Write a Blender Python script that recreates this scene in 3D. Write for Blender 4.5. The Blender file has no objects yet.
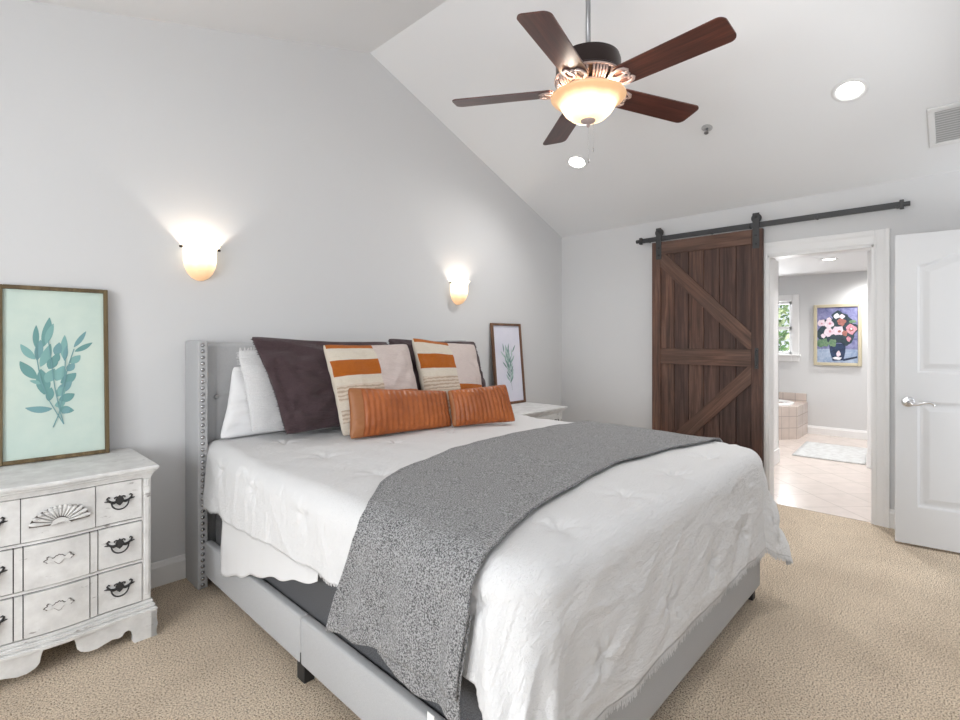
import bpy, bmesh, math, random
import numpy as np
from mathutils import Vector, Matrix, noise as mnoise

random.seed(7)
PI = math.pi
R = math.radians
SC = bpy.context.scene
COL = SC.collection

# ------------------------------------------------------------------ camera, world, lights, exposure
cam_d = bpy.data.cameras.new('camera')
cam = bpy.data.objects.new('camera', cam_d)
COL.objects.link(cam)
cam.location = (0, 0, 1.34)
cam.rotation_euler = (R(90), 0, -R(46.4))
cam_d.sensor_width = 36
cam_d.lens = 504.5 / 960 * 36
cam_d.shift_y = -20.6 / 960
cam_d.clip_start = 0.02
SC.camera = cam

w = bpy.data.worlds.new('sky')
SC.world = w
w.use_nodes = True
bg = w.node_tree.nodes['Background']
bg.inputs[0].default_value = (0.86, 0.93, 1.0, 1)
bg.inputs[1].default_value = 1.0

SC.view_settings.view_transform = 'Standard'
SC.view_settings.look = 'None'
SC.view_settings.gamma = 1
SC.view_settings.use_curve_mapping = False
SC.view_settings.exposure = 0.25
SC.cycles.max_bounces = 12
SC.cycles.diffuse_bounces = 7
SC.cycles.sample_clamp_indirect = 6
SC.cycles.caustics_reflective = False
SC.cycles.caustics_refractive = False


def area(name, loc, rot, sx, sy, power, col=(1, 1, 1)):
    d = bpy.data.lights.new(name, 'AREA')
    d.shape = 'RECTANGLE'
    d.size, d.size_y = sx, sy
    d.energy = power
    d.color = col
    o = bpy.data.objects.new(name, d)
    COL.objects.link(o)
    o.location = loc
    o.rotation_euler = rot
    return o


# added fill lights beyond the unseen bedroom walls, and daylight outside the bathroom window
DAY = (0.965, 0.985, 1.0)
area('ceiling_fill_front', (1.35, -1.90, 0.30), (R(136), 0, 0), 3.4, 1.2, 134, DAY)  # added lamp tilted up to brighten the ceiling
area('fill_left', (-2.05, 0.78, 1.40), (R(93), 0, -R(90)), 2.3, 1.3, 100, DAY)  # added fill through the made-up left windows
area('ceiling_fill_left', (-2.60, 0.78, 0.30), (R(138), 0, -R(90)), 2.4, 1.0, 26, DAY)  # second added up-tilted lamp for the ceiling, from the left
area('doorway_fill', (4.0, -1.70, 1.5), (R(104), 0, 0), 0.8, 1.6, 10, DAY)  # added fill through the doorway for the right side of the room
area('daylight_bath', (8.85, 2.25, 1.5), (R(90), 0, R(90)), 1.1, 0.9, 62, DAY)

# room numbers (metres; the viewer stands at x=y=0)
YA = 3.165          # headboard wall
XB = 4.62           # barn door wall
XD = -1.8           # unseen wall with added windows, left of the viewer
YC = -0.56          # wall behind the viewer
EAVE, RIDGE_X, RIDGE = 2.46, 2.143, 3.46
SL_R = (RIDGE - EAVE) / (XB - RIDGE_X)
SL_L = 0.283
EAVE_L = RIDGE - SL_L * (RIDGE_X - XD)


def ceil_z(x):
    return EAVE + SL_R * (XB - x) if x > RIDGE_X else RIDGE - SL_L * (RIDGE_X - x)


# ------------------------------------------------------------------ materials
def srgb(r, g, b):
    f = lambda c: (c / 255 / 12.92) if c / 255 <= 0.04045 else ((c / 255 + 0.055) / 1.055) ** 2.4
    return (f(r), f(g), f(b), 1)


class NT:
    def __init__(self, name):
        self.m = bpy.data.materials.new(name)
        self.m.use_nodes = True
        self.t = self.m.node_tree
        self.b = self.t.nodes['Principled BSDF']
        self._obj = None

    def n(self, typ, **kw):
        nd = self.t.nodes.new(typ)
        for k, v in kw.items():
            if k.startswith('i_'):
                nd.inputs[k[2:].replace('_', ' ')].default_value = v
            else:
                setattr(nd, k, v)
        return nd

    def l(self, a, b):
        self.t.links.new(a, b)

    def obj(self, scale=(1, 1, 1), rot=(0, 0, 0)):
        c = self.n('ShaderNodeTexCoord')
        mp = self.n('ShaderNodeMapping')
        mp.inputs['Scale'].default_value = scale
        mp.inputs['Rotation'].default_value = rot
        self.l(c.outputs['Object'], mp.inputs[0])
        return mp.outputs[0]

    def noise(self, vec, scale, detail=2, rough=0.5, dist=0):
        nd = self.n('ShaderNodeTexNoise')
        nd.inputs['Scale'].default_value = scale
        nd.inputs['Detail'].default_value = detail
        nd.inputs['Roughness'].default_value = rough
        nd.inputs['Distortion'].default_value = dist
        if vec is not None:
            self.l(vec, nd.inputs['Vector'])
        return nd.outputs[0]

    def ramp(self, fac, stops, interp='LINEAR'):
        nd = self.n('ShaderNodeValToRGB')
        cr = nd.color_ramp
        cr.interpolation = interp
        while len(cr.elements) > 1:
            cr.elements.remove(cr.elements[0])
        cr.elements[0].position = stops[0][0]
        cr.elements[0].color = stops[0][1]
        for p, c in stops[1:]:
            e = cr.elements.new(p)
            e.color = c
        self.l(fac, nd.inputs[0])
        return nd.outputs[0]

    def mix(self, fac, a, b, typ='MIX'):
        nd = self.n('ShaderNodeMix', data_type='RGBA', blend_type=typ)
        for i, v in ((0, fac), (6, a), (7, b)):
            if hasattr(v, 'is_linked') or hasattr(v, 'links'):
                self.l(v, nd.inputs[i])
            else:
                nd.inputs[i].default_value = v
        return nd.outputs[2]

    def math(self, op, a, b=0.0):
        nd = self.n('ShaderNodeMath', operation=op)
        for i, v in ((0, a), (1, b)):
            if hasattr(v, 'links'):
                self.l(v, nd.inputs[i])
            else:
                nd.inputs[i].default_value = v
        return nd.outputs[0]

    def base(self, c):
        if hasattr(c, 'links'):
            self.l(c, self.b.inputs['Base Color'])
        else:
            self.b.inputs['Base Color'].default_value = c

    def set(self, rough=None, metal=None, spec=None, sheen=None):
        if rough is not None:
            if hasattr(rough, 'links'):
                self.l(rough, self.b.inputs['Roughness'])
            else:
                self.b.inputs['Roughness'].default_value = rough
        if metal is not None:
            self.b.inputs['Metallic'].default_value = metal
        if spec is not None:
            self.b.inputs['Specular IOR Level'].default_value = spec
        if sheen is not None:
            self.b.inputs['Sheen Weight'].default_value = sheen

    def bump(self, h, strength=0.3, dist=0.01):
        nd = self.n('ShaderNodeBump')
        nd.inputs['Strength'].default_value = strength
        nd.inputs['Distance'].default_value = dist
        self.l(h, nd.inputs['Height'])
        self.l(nd.outputs[0], self.b.inputs['Normal'])


def plain(name, col, rough=0.5, metal=0.0, spec=0.5, bump=None):
    t = NT(name)
    t.base(col)
    t.set(rough, metal, spec)
    if bump:
        t.bump(t.noise(t.obj(), bump[0], 3), bump[1], bump[2] if len(bump) > 2 else 0.005)
    return t.m


def emis(name, col, strength):
    t = NT(name)
    t.base(col)
    t.b.inputs['Emission Color'].default_value = col
    t.b.inputs['Emission Strength'].default_value = strength
    return t.m


def m_carpet():
    t = NT('carpet')
    v = t.obj()
    a = t.noise(v, 150, 2, 0.6)
    b = t.noise(v, 330, 1, 0.5)
    f = t.math('ADD', t.math('MULTIPLY', a, 0.62), t.math('MULTIPLY', b, 0.38))
    c = t.ramp(f, [(0.36, (0.07, 0.048, 0.032, 1)), (0.415, (0.40, 0.295, 0.205, 1)), (0.47, (0.74, 0.595, 0.445, 1)), (0.545, (0.95, 0.84, 0.69, 1))])
    big = t.ramp(t.noise(v, 2.2, 3, 0.55), [(0.35, (0.90, 0.88, 0.86, 1)), (0.65, (1.06, 1.05, 1.04, 1))])
    t.base(t.mix(1.0, c, big, 'MULTIPLY'))
    t.set(0.95, spec=0.1)
    t.bump(f, 1.0, 0.018)
    return t.m


def m_paint(name, col, sc=220, st=0.06):
    t = NT(name)
    t.base(col)
    t.set(0.7, spec=0.25)
    t.bump(t.noise(t.obj(), sc, 2), st, 0.002)
    return t.m


def m_wood(name, c0, c1, c2, axis=2, rough=0.55, var=0.0, plank=(1, 0.16), bump=0.25, spec=0.4, sc=1.0):
    t = NT(name)
    s = [26 * sc, 26 * sc, 26 * sc]
    s[axis] = 1.6 * sc
    v = t.obj(tuple(s))
    a = t.noise(v, 1.0, 5, 0.62, 0.6)
    s2 = [140 * sc] * 3
    s2[axis] = 4 * sc
    b = t.noise(t.obj(tuple(s2)), 1.0, 2, 0.5)
    f = t.math('ADD', t.math('MULTIPLY', a, 0.75), t.math('MULTIPLY', b, 0.25))
    c = t.ramp(f, [(0.30, c0), (0.5, c1), (0.72, c2)])
    if var:
        co = t.n('ShaderNodeTexCoord')
        sp = t.n('ShaderNodeSeparateXYZ')
        t.l(co.outputs['Object'], sp.inputs[0])
        q = t.math('FLOOR', t.math('DIVIDE', sp.outputs[plank[0]], plank[1]))
        wn = t.n('ShaderNodeTexWhiteNoise', noise_dimensions='1D')
        t.l(q, wn.inputs['W'])
        tint = t.ramp(wn.outputs[0], [(0.0, (1 - var, 1 - var, 1 - var * 0.8, 1)), (1.0, (1 + var, 1 + var * 0.9, 1 + var * 0.8, 1))])
        c = t.mix(1.0, c, tint, 'MULTIPLY')
    blot = t.ramp(t.noise(t.obj((2.2, 2.2, 2.2)), 1, 4, 0.6), [(0.3, (0.78, 0.82, 0.86, 1)), (0.7, (1.18, 1.05, 0.98, 1))])
    t.base(t.mix(1.0, c, blot, 'MULTIPLY'))
    t.set(rough, spec=spec)
    t.bump(f, bump, 0.004)
    return t.m


def m_distress(name='distressed_white', amt=0.0):
    t = NT(name)
    v = t.obj((1, 1, 1))
    a = t.noise(t.obj((14, 14, 40)), 1.0, 6, 0.68)
    b = t.noise(t.obj((4, 4, 4)), 1.0, 3, 0.6)
    f = t.math('ADD', t.math('MULTIPLY', a, 0.7), t.math('MULTIPLY', b, 0.3))
    white = t.ramp(t.noise(v, 14, 4, 0.6), [(0.3, srgb(202, 201, 200)), (0.7, srgb(226, 226, 225))])
    mask = t.ramp(f, [(0.605 - amt, (0, 0, 0, 1)), (0.665 - amt, (0.7, 0.7, 0.7, 1))])
    k = mask
    t.base(t.mix(k, white, srgb(104, 96, 90)))
    t.set(0.55, spec=0.35)
    t.bump(a, 0.15, 0.002)
    return t.m


def m_fabric(name, col, col2=None, sc=420, bump=0.35, rough=0.9, sheen=0.15, crinkle=0.0, cs=(26, 90, 26), detail=2):
    t = NT(name)
    v = t.obj()
    a = t.noise(v, sc, detail, 0.6)
    if col2 is not None:
        t.base(t.ramp(a, [(0.36, col2), (0.62, col)]))
    else:
        t.base(col)
    h = a
    if crinkle:
        cc = t.noise(t.obj(cs), 1.0, 4, 0.65, 1.2)
        h = t.math('ADD', t.math('MULTIPLY', a, 0.3), t.math('MULTIPLY', cc, crinkle))
    t.set(rough, spec=0.15, sheen=sheen)
    t.bump(h, bump, 0.006)
    return t.m


def m_tile(name, c_tile, c_grout, size, rot=0.0, mortar=0.012, rough=0.25, coord='Object'):
    t = NT(name)
    v = t.obj((1, 1, 1), (0, 0, rot))
    br = t.n('ShaderNodeTexBrick', offset=0.0, squash=1.0)
    br.inputs['Scale'].default_value = 1.0 / size
    br.inputs['Brick Width'].default_value = 1.0
    br.inputs['Row Height'].default_value = 1.0
    br.inputs['Mortar Size'].default_value = mortar
    br.inputs['Mortar Smooth'].default_value = 0.2
    br.inputs['Color1'].default_value = c_tile
    br.inputs['Color2'].default_value = tuple(x * 0.95 for x in c_tile[:3]) + (1,)
    br.inputs['Mortar'].default_value = c_grout
    if coord == 'upright':      # rows climb with height on the faces of the tub deck
        sp_ = t.n('ShaderNodeSeparateXYZ'); cb = t.n('ShaderNodeCombineXYZ')
        t.l(v, sp_.inputs[0])
        t.l(t.math('SUBTRACT', sp_.outputs[0], sp_.outputs[1]), cb.inputs[0])
        t.l(sp_.outputs[2], cb.inputs[1])
        v = cb.outputs[0]
    t.l(v, br.inputs['Vector'])
    mott = t.ramp(t.noise(t.obj(), 9, 4), [(0.3, (0.93, 0.93, 0.93, 1)), (0.7, (1.04, 1.04, 1.04, 1))])
    t.base(t.mix(1.0, br.outputs[0], mott, 'MULTIPLY'))
    t.set(rough)
    return t.m


M = {}
M['wall'] = m_paint('wall_paint', (0.645, 0.648, 0.655, 1))
M['ceiling'] = m_paint('ceiling_paint', (0.755, 0.76, 0.77, 1), 160)
M['bathwall'] = m_paint('bath_paint', (0.64, 0.645, 0.65, 1))
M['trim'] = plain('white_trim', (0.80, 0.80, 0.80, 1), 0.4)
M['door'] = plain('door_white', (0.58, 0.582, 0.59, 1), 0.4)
M['carpet'] = m_carpet()
M['tile'] = m_tile('floor_tile', (0.68, 0.60, 0.555, 1), (0.47, 0.41, 0.37, 1), 0.33, R(45), 0.012)
M['tubtile'] = m_tile('tub_tile', (0.58, 0.50, 0.455, 1), (0.36, 0.31, 0.28, 1), 0.155, 0, 0.028, 0.25, 'upright')
M['barn'] = m_wood('barn_wood', (0.030, 0.018, 0.014, 1), (0.095, 0.052, 0.038, 1), (0.20, 0.118, 0.086, 1), 2, 0.6, 0.34, (1, 0.1295))
M['barn_h'] = m_wood('barn_wood_rails', (0.042, 0.026, 0.020, 1), (0.112, 0.063, 0.046, 1), (0.20, 0.120, 0.088, 1), 1, 0.6)
M['iron'] = plain('black_iron', (0.055, 0.056, 0.058, 1), 0.45, 0.4)
M['iron_light'] = plain('pewter_iron', (0.05, 0.05, 0.052, 1), 0.5, 0.5)
M['chrome'] = plain('satin_chrome', (0.72, 0.72, 0.73, 1), 0.22, 1.0)
M['steel'] = plain('grey_steel', (0.33, 0.33, 0.34, 1), 0.35, 0.8)
M['nail'] = plain('nailhead_steel', (0.42, 0.42, 0.43, 1), 0.18, 1.0)
M['grey_uph'] = m_fabric('grey_upholstery', (0.46, 0.465, 0.475, 1), (0.40, 0.405, 0.415, 1), 500, 0.15)
M['charcoal'] = m_fabric('charcoal_ticking', (0.115, 0.117, 0.125, 1), (0.05, 0.051, 0.056, 1), 260, 0.3)
M['comforter'] = m_fabric('white_gauze', (0.72, 0.72, 0.725, 1), None, 700, 0.8, 0.92, 0.1, 1.2, (22, 80, 55))
M['sheet'] = m_fabric('white_sheet', (0.72, 0.72, 0.725, 1), None, 600, 0.15, 0.9, 0.1, 0.6, (14, 14, 14))
M['sham'] = m_fabric('white_ribbed_sham', (0.80, 0.80, 0.805, 1), (0.70, 0.70, 0.71, 1), 240, 1.0, 0.92, 0.1, 1.6, (14, 14, 130))
M['pillowcase'] = m_fabric('white_pillowcase', (0.80, 0.80, 0.81, 1), None, 500, 0.8, 0.9, 0.1, 2.0, (7, 7, 9))
M['throw'] = m_fabric('grey_knit', (0.36, 0.36, 0.365, 1), (0.055, 0.056, 0.058, 1), 230, 0.8, 0.98, 0.25, detail=1)
M['plum'] = m_fabric('plum_linen', (0.085, 0.055, 0.060, 1), (0.045, 0.028, 0.032, 1), 420, 1.0, 0.85, 0.2, 2.2, (5, 5, 16))
M['plum_edge'] = plain('plum_fringe', (0.03, 0.02, 0.023, 1), 0.9)
M['rust'] = m_fabric('rust_weave', (0.44, 0.130, 0.020, 1), (0.32, 0.085, 0.012, 1), 380, 0.8, 0.9, 0.15, 1.0, (8, 8, 90))
M['cream'] = m_fabric('cream_weave', (0.68, 0.62, 0.53, 1), (0.56, 0.50, 0.42, 1), 420, 0.8, 0.9, 0.15, 1.0, (8, 8, 90))


def m_striped(name, ca, cb, freq):
    t = NT(name)
    wv = t.n('ShaderNodeTexWave', wave_type='BANDS', bands_direction='Z')
    wv.inputs['Scale'].default_value = freq
    wv.inputs['Distortion'].default_value = 2.5
    wv.inputs['Detail'].default_value = 3
    wv.inputs['Detail Scale'].default_value = 3
    t.l(t.obj(), wv.inputs['Vector'])
    f = t.math('ADD', t.math('MULTIPLY', wv.outputs[1], 0.55), t.math('MULTIPLY', t.noise(t.obj((60, 60, 240)), 1, 3), 0.45))
    t.base(t.ramp(f, [(0.3, cb), (0.6, ca)]))
    t.set(0.95, spec=0.1, sheen=0.1)
    t.bump(f, 0.5, 0.006)
    return t.m


M['tan'] = m_striped('tan_stripe', (0.60, 0.51, 0.42, 1), (0.42, 0.335, 0.26, 1), 14)
M['pink'] = m_striped('blush_weave', (0.66, 0.575, 0.54, 1), (0.50, 0.42, 0.40, 1), 40)


def m_leather():
    t = NT('cognac_leather')
    a = t.noise(t.obj((7, 7, 7)), 1.0, 4, 0.6)
    t.base(t.ramp(a, [(0.3, (0.27, 0.070, 0.016, 1)), (0.7, (0.42, 0.122, 0.032, 1))]))
    t.set(0.40, spec=0.4)
    t.bump(t.noise(t.obj(), 350, 3), 0.12, 0.002)
    return t.m


M['leather'] = m_leather()
M['leather_panel'] = plain('suede_panel', (0.31, 0.118, 0.040, 1), 0.5, bump=(300, 0.15, 0.002))
M['paint'] = m_distress()
M['paint_worn'] = m_distress('distressed_white_worn', 0.09)
M['bare'] = m_wood('bare_wood', (0.05, 0.042, 0.038, 1), (0.11, 0.095, 0.085, 1), (0.22, 0.20, 0.18, 1), 0, 0.7)
M['frame_gold'] = m_wood('bronze_frame', (0.065, 0.045, 0.020, 1), (0.13, 0.095, 0.045, 1), (0.22, 0.165, 0.085, 1), 2, 0.45)
M['frame_walnut'] = m_wood('walnut_frame', (0.07, 0.036, 0.022, 1), (0.16, 0.085, 0.05, 1), (0.26, 0.15, 0.09, 1), 2, 0.5)
M['blade'] = m_wood('mahogany_blade', (0.026, 0.010, 0.009, 1), (0.080, 0.027, 0.020, 1), (0.17, 0.058, 0.038, 1), 0, 0.30, bump=0.08, spec=0.6)
M['bronze'] = plain('oil_bronze', (0.040, 0.028, 0.026, 1), 0.38, 0.7)
M['bronze_rose'] = plain('rubbed_rose_bronze', (0.42, 0.335, 0.315, 1), 0.45, 0.25)
M['grout_dark'] = plain('dark_gap', (0.015, 0.013, 0.012, 1), 0.9)
M['porcelain'] = plain('tub_porcelain', (0.85, 0.85, 0.85, 1), 0.12)
M['lens'] = emis('lamp_lens', (1.0, 0.98, 0.95, 1), 14)
M['vent'] = plain('vent_white', (0.72, 0.72, 0.72, 1), 0.5)
M['black_plastic'] = plain('black_plastic', (0.02, 0.02, 0.021, 1), 0.5)
M['bathrug'] = m_fabric('pale_rug', (0.62, 0.63, 0.63, 1), (0.50, 0.50, 0.495, 1), 18, 0.5, 0.95, detail=5)


# ------------------------------------------------------------------ object helpers
def tag(o, label=None, cat=None, group=None, kind=None):
    if label:
        o['label'] = label
    if cat:
        o['category'] = cat
    if group:
        o['group'] = group
    if kind:
        o['kind'] = kind
    return o


def empty(name, loc=(0, 0, 0), rot=(0, 0, 0), label=None, cat=None, group=None):
    o = bpy.data.objects.new(name, None)
    o.empty_display_size = 0.1
    COL.objects.link(o)
    o.location = loc
    o.rotation_euler = rot
    return tag(o, label, cat, group)


def obj(name, bm, mats, parent=None, smooth=False, loc=None, rot=None, solid=None, sub=0, auto=None):
    me = bpy.data.meshes.new(name)
    bm.normal_update()
    bm.to_mesh(me)
    bm.free()
    if not isinstance(mats, (list, tuple)):
        mats = [mats]
    for m in mats:
        me.materials.append(m)
    if smooth or auto:
        me.polygons.foreach_set('use_smooth', [True] * len(me.polygons))
    o = bpy.data.objects.new(name, me)
    COL.objects.link(o)
    if auto:
        md = o.modifiers.new('edges', 'EDGE_SPLIT')
        md.split_angle = R(auto)
    if parent:
        o.parent = parent
    if loc:
        o.location = loc
    if rot:
        o.rotation_euler = rot
    if solid:
        md = o.modifiers.new('thick', 'SOLIDIFY')
        md.thickness = solid
        md.offset = -1
    if sub:
        md = o.modifiers.new('sub', 'SUBSURF')
        md.levels = md.render_levels = sub
    return o


def copy_tree(o, parent=None):
    c = o.copy()
    COL.objects.link(c)
    if parent:
        c.parent = parent
    for ch in list(o.children):
        copy_tree(ch, c)
    return c


def BM():
    return bmesh.new()


def box(bm, x0, x1, y0, y1, z0, z1, bev=0.0, seg=2, mat=0):
    vs = [bm.verts.new(p) for p in ((x0, y0, z0), (x1, y0, z0), (x1, y1, z0), (x0, y1, z0), (x0, y0, z1), (x1, y0, z1), (x1, y1, z1), (x0, y1, z1))]
    fs = []
    for q in ((0, 3, 2, 1), (4, 5, 6, 7), (0, 1, 5, 4), (1, 2, 6, 5), (2, 3, 7, 6), (3, 0, 4, 7)):
        f = bm.faces.new([vs[i] for i in q])
        f.material_index = mat
        fs.append(f)
    if bev > 0:
        es = list({e for f in fs for e in f.edges})
        bmesh.ops.bevel(bm, geom=es, offset=bev, segments=seg, profile=0.5, affect='EDGES', clamp_overlap=True, material=-1)
    return vs


def boxes(name, specs, mat, parent=None, bev=0.0, seg=2, **kw):
    bm = BM()
    for s in specs:
        box(bm, *s, bev=bev, seg=seg)
    return obj(name, bm, mat, parent, **kw)


def prism(bm, pts, depth, axis='y', at=0.0, mat=0, both=True):
    """pts are 2-D; extruded by depth along the axis, starting at 'at'."""
    def P(p, d):
        if axis == 'y':
            return (p[0], d, p[1])
        if axis == 'x':
            return (d, p[0], p[1])
        return (p[0], p[1], d)
    a = [bm.verts.new(P(p, at)) for p in pts]
    b = [bm.verts.new(P(p, at + depth)) for p in pts]
    n = len(pts)
    fs = [bm.faces.new(a), bm.faces.new(b[::-1])]
    for i in range(n):
        fs.append(bm.faces.new((a[i], b[i], b[(i + 1) % n], a[(i + 1) % n])))
    for f in fs:
        f.material_index = mat
    bmesh.ops.recalc_face_normals(bm, faces=fs)
    return fs


def lathe(bm, prof, n=48, a0=0.0, a1=2 * PI, sx=1.0, sy=1.0, c=(0, 0, 0), mat=0):
    full = abs(a1 - a0 - 2 * PI) < 1e-6
    cols = n if full else n + 1
    rows = []
    for r, z in prof:
        if r < 1e-6:
            rows.append([bm.verts.new((c[0], c[1], c[2] + z))])
        else:
            rows.append([bm.verts.new((c[0] + sx * r * math.cos(a0 + (a1 - a0) * k / n), c[1] + sy * r * math.sin(a0 + (a1 - a0) * k / n), c[2] + z)) for k in range(cols)])
    fs = []
    for i in range(len(rows) - 1):
        a, b = rows[i], rows[i + 1]
        for k in range(n):
            k2 = (k + 1) % cols
            if len(a) == 1 and len(b) == 1:
                continue
            if len(a) == 1:
                f = (a[0], b[k2], b[k])
            elif len(b) == 1:
                f = (a[k], a[k2], b[0])
            else:
                f = (a[k], a[k2], b[k2], b[k])
            try:
                g = bm.faces.new(f)
                g.material_index = mat
                fs.append(g)
            except ValueError:
                pass
    bmesh.ops.recalc_face_normals(bm, faces=fs)
    return fs


def tube(bm, pts, r, n=8, caps=True, mat=0):
    pts = [Vector(p) for p in pts]
    rs = r if isinstance(r, (list, tuple)) else [r] * len(pts)
    rings = []
    up = None
    for i, p in enumerate(pts):
        d = (pts[min(i + 1, len(pts) - 1)] - pts[max(i - 1, 0)]).normalized()
        if up is None:
            up = d.orthogonal().normalized()
        up = (up - d * up.dot(d)).normalized()
        s = d.cross(up)
        rings.append([bm.verts.new(p + (up * math.cos(2 * PI * k / n) + s * math.sin(2 * PI * k / n)) * rs[i]) for k in range(n)])
    fs = []
    for a, b in zip(rings, rings[1:]):
        for k in range(n):
            fs.append(bm.faces.new((a[k], a[(k + 1) % n], b[(k + 1) % n], b[k])))
    if caps:
        fs.append(bm.faces.new(rings[0][::-1]))
        fs.append(bm.faces.new(rings[-1]))
    for f in fs:
        f.material_index = mat
    bmesh.ops.recalc_face_normals(bm, faces=fs)
    return fs


def gridmesh(bm, fn, nu, nv, mat=None):
    vs = [[bm.verts.new(fn(i / nu, j / nv)) for j in range(nv + 1)] for i in range(nu + 1)]
    for i in range(nu):
        for j in range(nv):
            f = bm.faces.new((vs[i][j], vs[i + 1][j], vs[i + 1][j + 1], vs[i][j + 1]))
            if mat:
                f.material_index = mat((i + 0.5) / nu, (j + 0.5) / nv)
    return vs


def nz(x, y, z=0.0):
    return mnoise.noise(Vector((x, y, z)))


def structure(name, bm, mat, **kw):
    o = obj(name, bm, mat, **kw)
    o['kind'] = 'structure'
    return o


# ------------------------------------------------------------------ the setting
T = 0.12
bm = BM(); box(bm, XD - T, XB + 0.02, YC - T, YA + T, -0.12, 0.0)
structure('floor', bm, M['carpet'])

# headboard wall: gable
bm = BM()
prism(bm, [(XD - T, -0.12), (XB + T, -0.12), (XB + T, EAVE - SL_R * T), (XB, EAVE), (RIDGE_X, RIDGE), (XD, EAVE_L), (XD - T, EAVE_L - SL_L * T)], T, 'y', YA)
structure('wall_back', bm, M['wall'])

# barn door wall with the doorway to the bathroom
DO0, DO1, DOH = 0.454, 1.145, 2.025
bm = BM()
for y0, y1, z0, z1 in ((YC - T, DO0, -0.12, EAVE), (DO1, YA, -0.12, EAVE), (DO0, DO1, DOH, EAVE)):
    box(bm, XB, XB + T, y0, y1, z0, z1)
structure('wall_right', bm, M['wall'])

# wall behind the viewer: three windows added to let fill light up to the ceiling, and the bedroom doorway
bm = BM()
W3 = [(-0.30, 0.65), (0.85, 1.80), (2.00, 2.95)]
DR0, DR1 = 3.60, 4.40
xs = [XD - T] + [v for p in W3 for v in p] + [DR0, DR1, XB + T]
for i in range(0, len(xs) - 1, 2):
    box(bm, xs[i], xs[i + 1], YC - T, YC, 0, 2.3)
for a, b in W3:
    box(bm, a, b, YC - T, YC, 0, 1.35)
    box(bm, a, b, YC - T, YC, 2.2, 2.3)
box(bm, DR0, DR1, YC - T, YC, 2.03, 2.3)
prism(bm, [(XD - T, 2.3), (XB + T, 2.3), (XB + T, EAVE - SL_R * T), (XB, EAVE), (RIDGE_X, RIDGE), (XD, EAVE_L), (XD - T, EAVE_L - SL_L * T)], -T, 'y', YC)
structure('wall_front', bm, M['wall'])
bm = BM(); box(bm, DR0 - 0.6, DR1 + 0.6, YC - 1.5, YC - 1.4, -0.12, 2.4)
structure('wall_hall', bm, M['wall'])
# unseen wall left of the viewer, its windows added to let fill light in
bm = BM()
W2 = [(-0.30, 0.70), (0.86, 1.86)]
ys = [YC, -0.30, 0.70, 0.86, 1.86, YA]
for i in range(0, 6, 2):
    box(bm, XD - T, XD, ys[i], ys[i + 1], 0, EAVE_L)
for a, b in W2:
    box(bm, XD - T, XD, a, b, 0, 0.65)
    box(bm, XD - T, XD, a, b, 2.1, EAVE_L)
structure('wall_left', bm, M['wall'])

# sloped ceiling, the ridge runs out from the headboard wall
bm = BM()
prism(bm, [(XD - T, EAVE_L - SL_L * T), (RIDGE_X, RIDGE), (XB + T, EAVE - SL_R * T), (XB + T, EAVE - SL_R * T + T), (RIDGE_X, RIDGE + T), (XD - T, EAVE_L - SL_L * T + T)], YA + 2 * T - YC, 'y', YC - T)
structure('ceiling', bm, M['ceiling'])


def window_frame(name, axis, at, a, b, z0, z1, parent=None):
    """a sash window with a casing; axis is the wall normal, at its inner face coordinate (the room side is +s)."""
    bm = BM()
    def bx(u0, u1, d0, d1, q0, q1):
        if axis == 'x':
            box(bm, d0, d1, u0, u1, q0, q1, 0.003)
        else:
            box(bm, u0, u1, d0, d1, q0, q1, 0.003)
    s = at[1]
    p = at[0]
    for u0, u1, q0, q1 in ((a - 0.09, a, z0 - 0.09, z1 + 0.09), (b, b + 0.09, z0 - 0.09, z1 + 0.09), (a, b, z1, z1 + 0.09), (a, b, z0 - 0.09, z0)):
        bx(u0, u1, *sorted((p, p + s * 0.02)), q0, q1)
    bx(a - 0.11, b + 0.11, *sorted((p, p + s * 0.05)), z0 - 0.012, z0 + 0.012)
    zm = (z0 + z1) / 2
    for u0, u1, q0, q1 in ((a, a + 0.045, z0, z1), (b - 0.045, b, z0, z1), (a, b, z0, z0 + 0.05), (a, b, z1 - 0.045, z1), (a, b, zm - 0.025, zm + 0.025)):
        bx(u0, u1, *sorted((p - s * 0.08, p - s * 0.045)), q0, q1)
    o = structure(name, bm, M['trim'])
    return o


for i, (a, b) in enumerate(W3):
    window_frame('window_%d' % (i + 1), 'y', (YC, 1), a, b, 1.35, 2.2)  # unseen, added as openings for the front fill
for i, (a, b) in enumerate(W2):
    window_frame('window_%d' % (i + 4), 'x', (XD, 1), a, b, 0.65, 2.1)  # unseen, added as openings for the left fills


# baseboards
def baseboard(name, x0, x1, y0, y1, h=0.132):
    bm = BM()
    box(bm, x0, x1, y0, y1, 0, h * 0.80, 0.002)
    if x1 - x0 > y1 - y0:
        front = y0 if y0 > 0 else y1
        d = 1 if y0 > 0 else -1
        prism(bm, [(y0 if d > 0 else y1, h * 0.8), (y0 + 0.004 if d > 0 else y1 - 0.004, h * 0.86), (y0 + 0.006 if d > 0 else y1 - 0.006, h * 0.97), (y0 + 0.010 if d > 0 else y1 - 0.010, h), (y1 if d > 0 else y0, h), (y1 if d > 0 else y0, h * 0.8)], x1 - x0, 'x', x0)
    else:
        prism(bm, [(x0, h * 0.8), (x0 + 0.004, h * 0.86), (x0 + 0.006, h * 0.97), (x0 + 0.010, h), (x1, h), (x1, h * 0.8)], y1 - y0, 'y', y0)
    return structure(name, bm, M['trim'])


baseboard('baseboard_back', XD, XB - 0.018, YA - 0.018, YA)
baseboard('baseboard_right', XB - 0.018, XB, YC, 0.362)
baseboard('baseboard_right_corner', XB - 0.018, XB, 1.237, YA)

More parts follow.
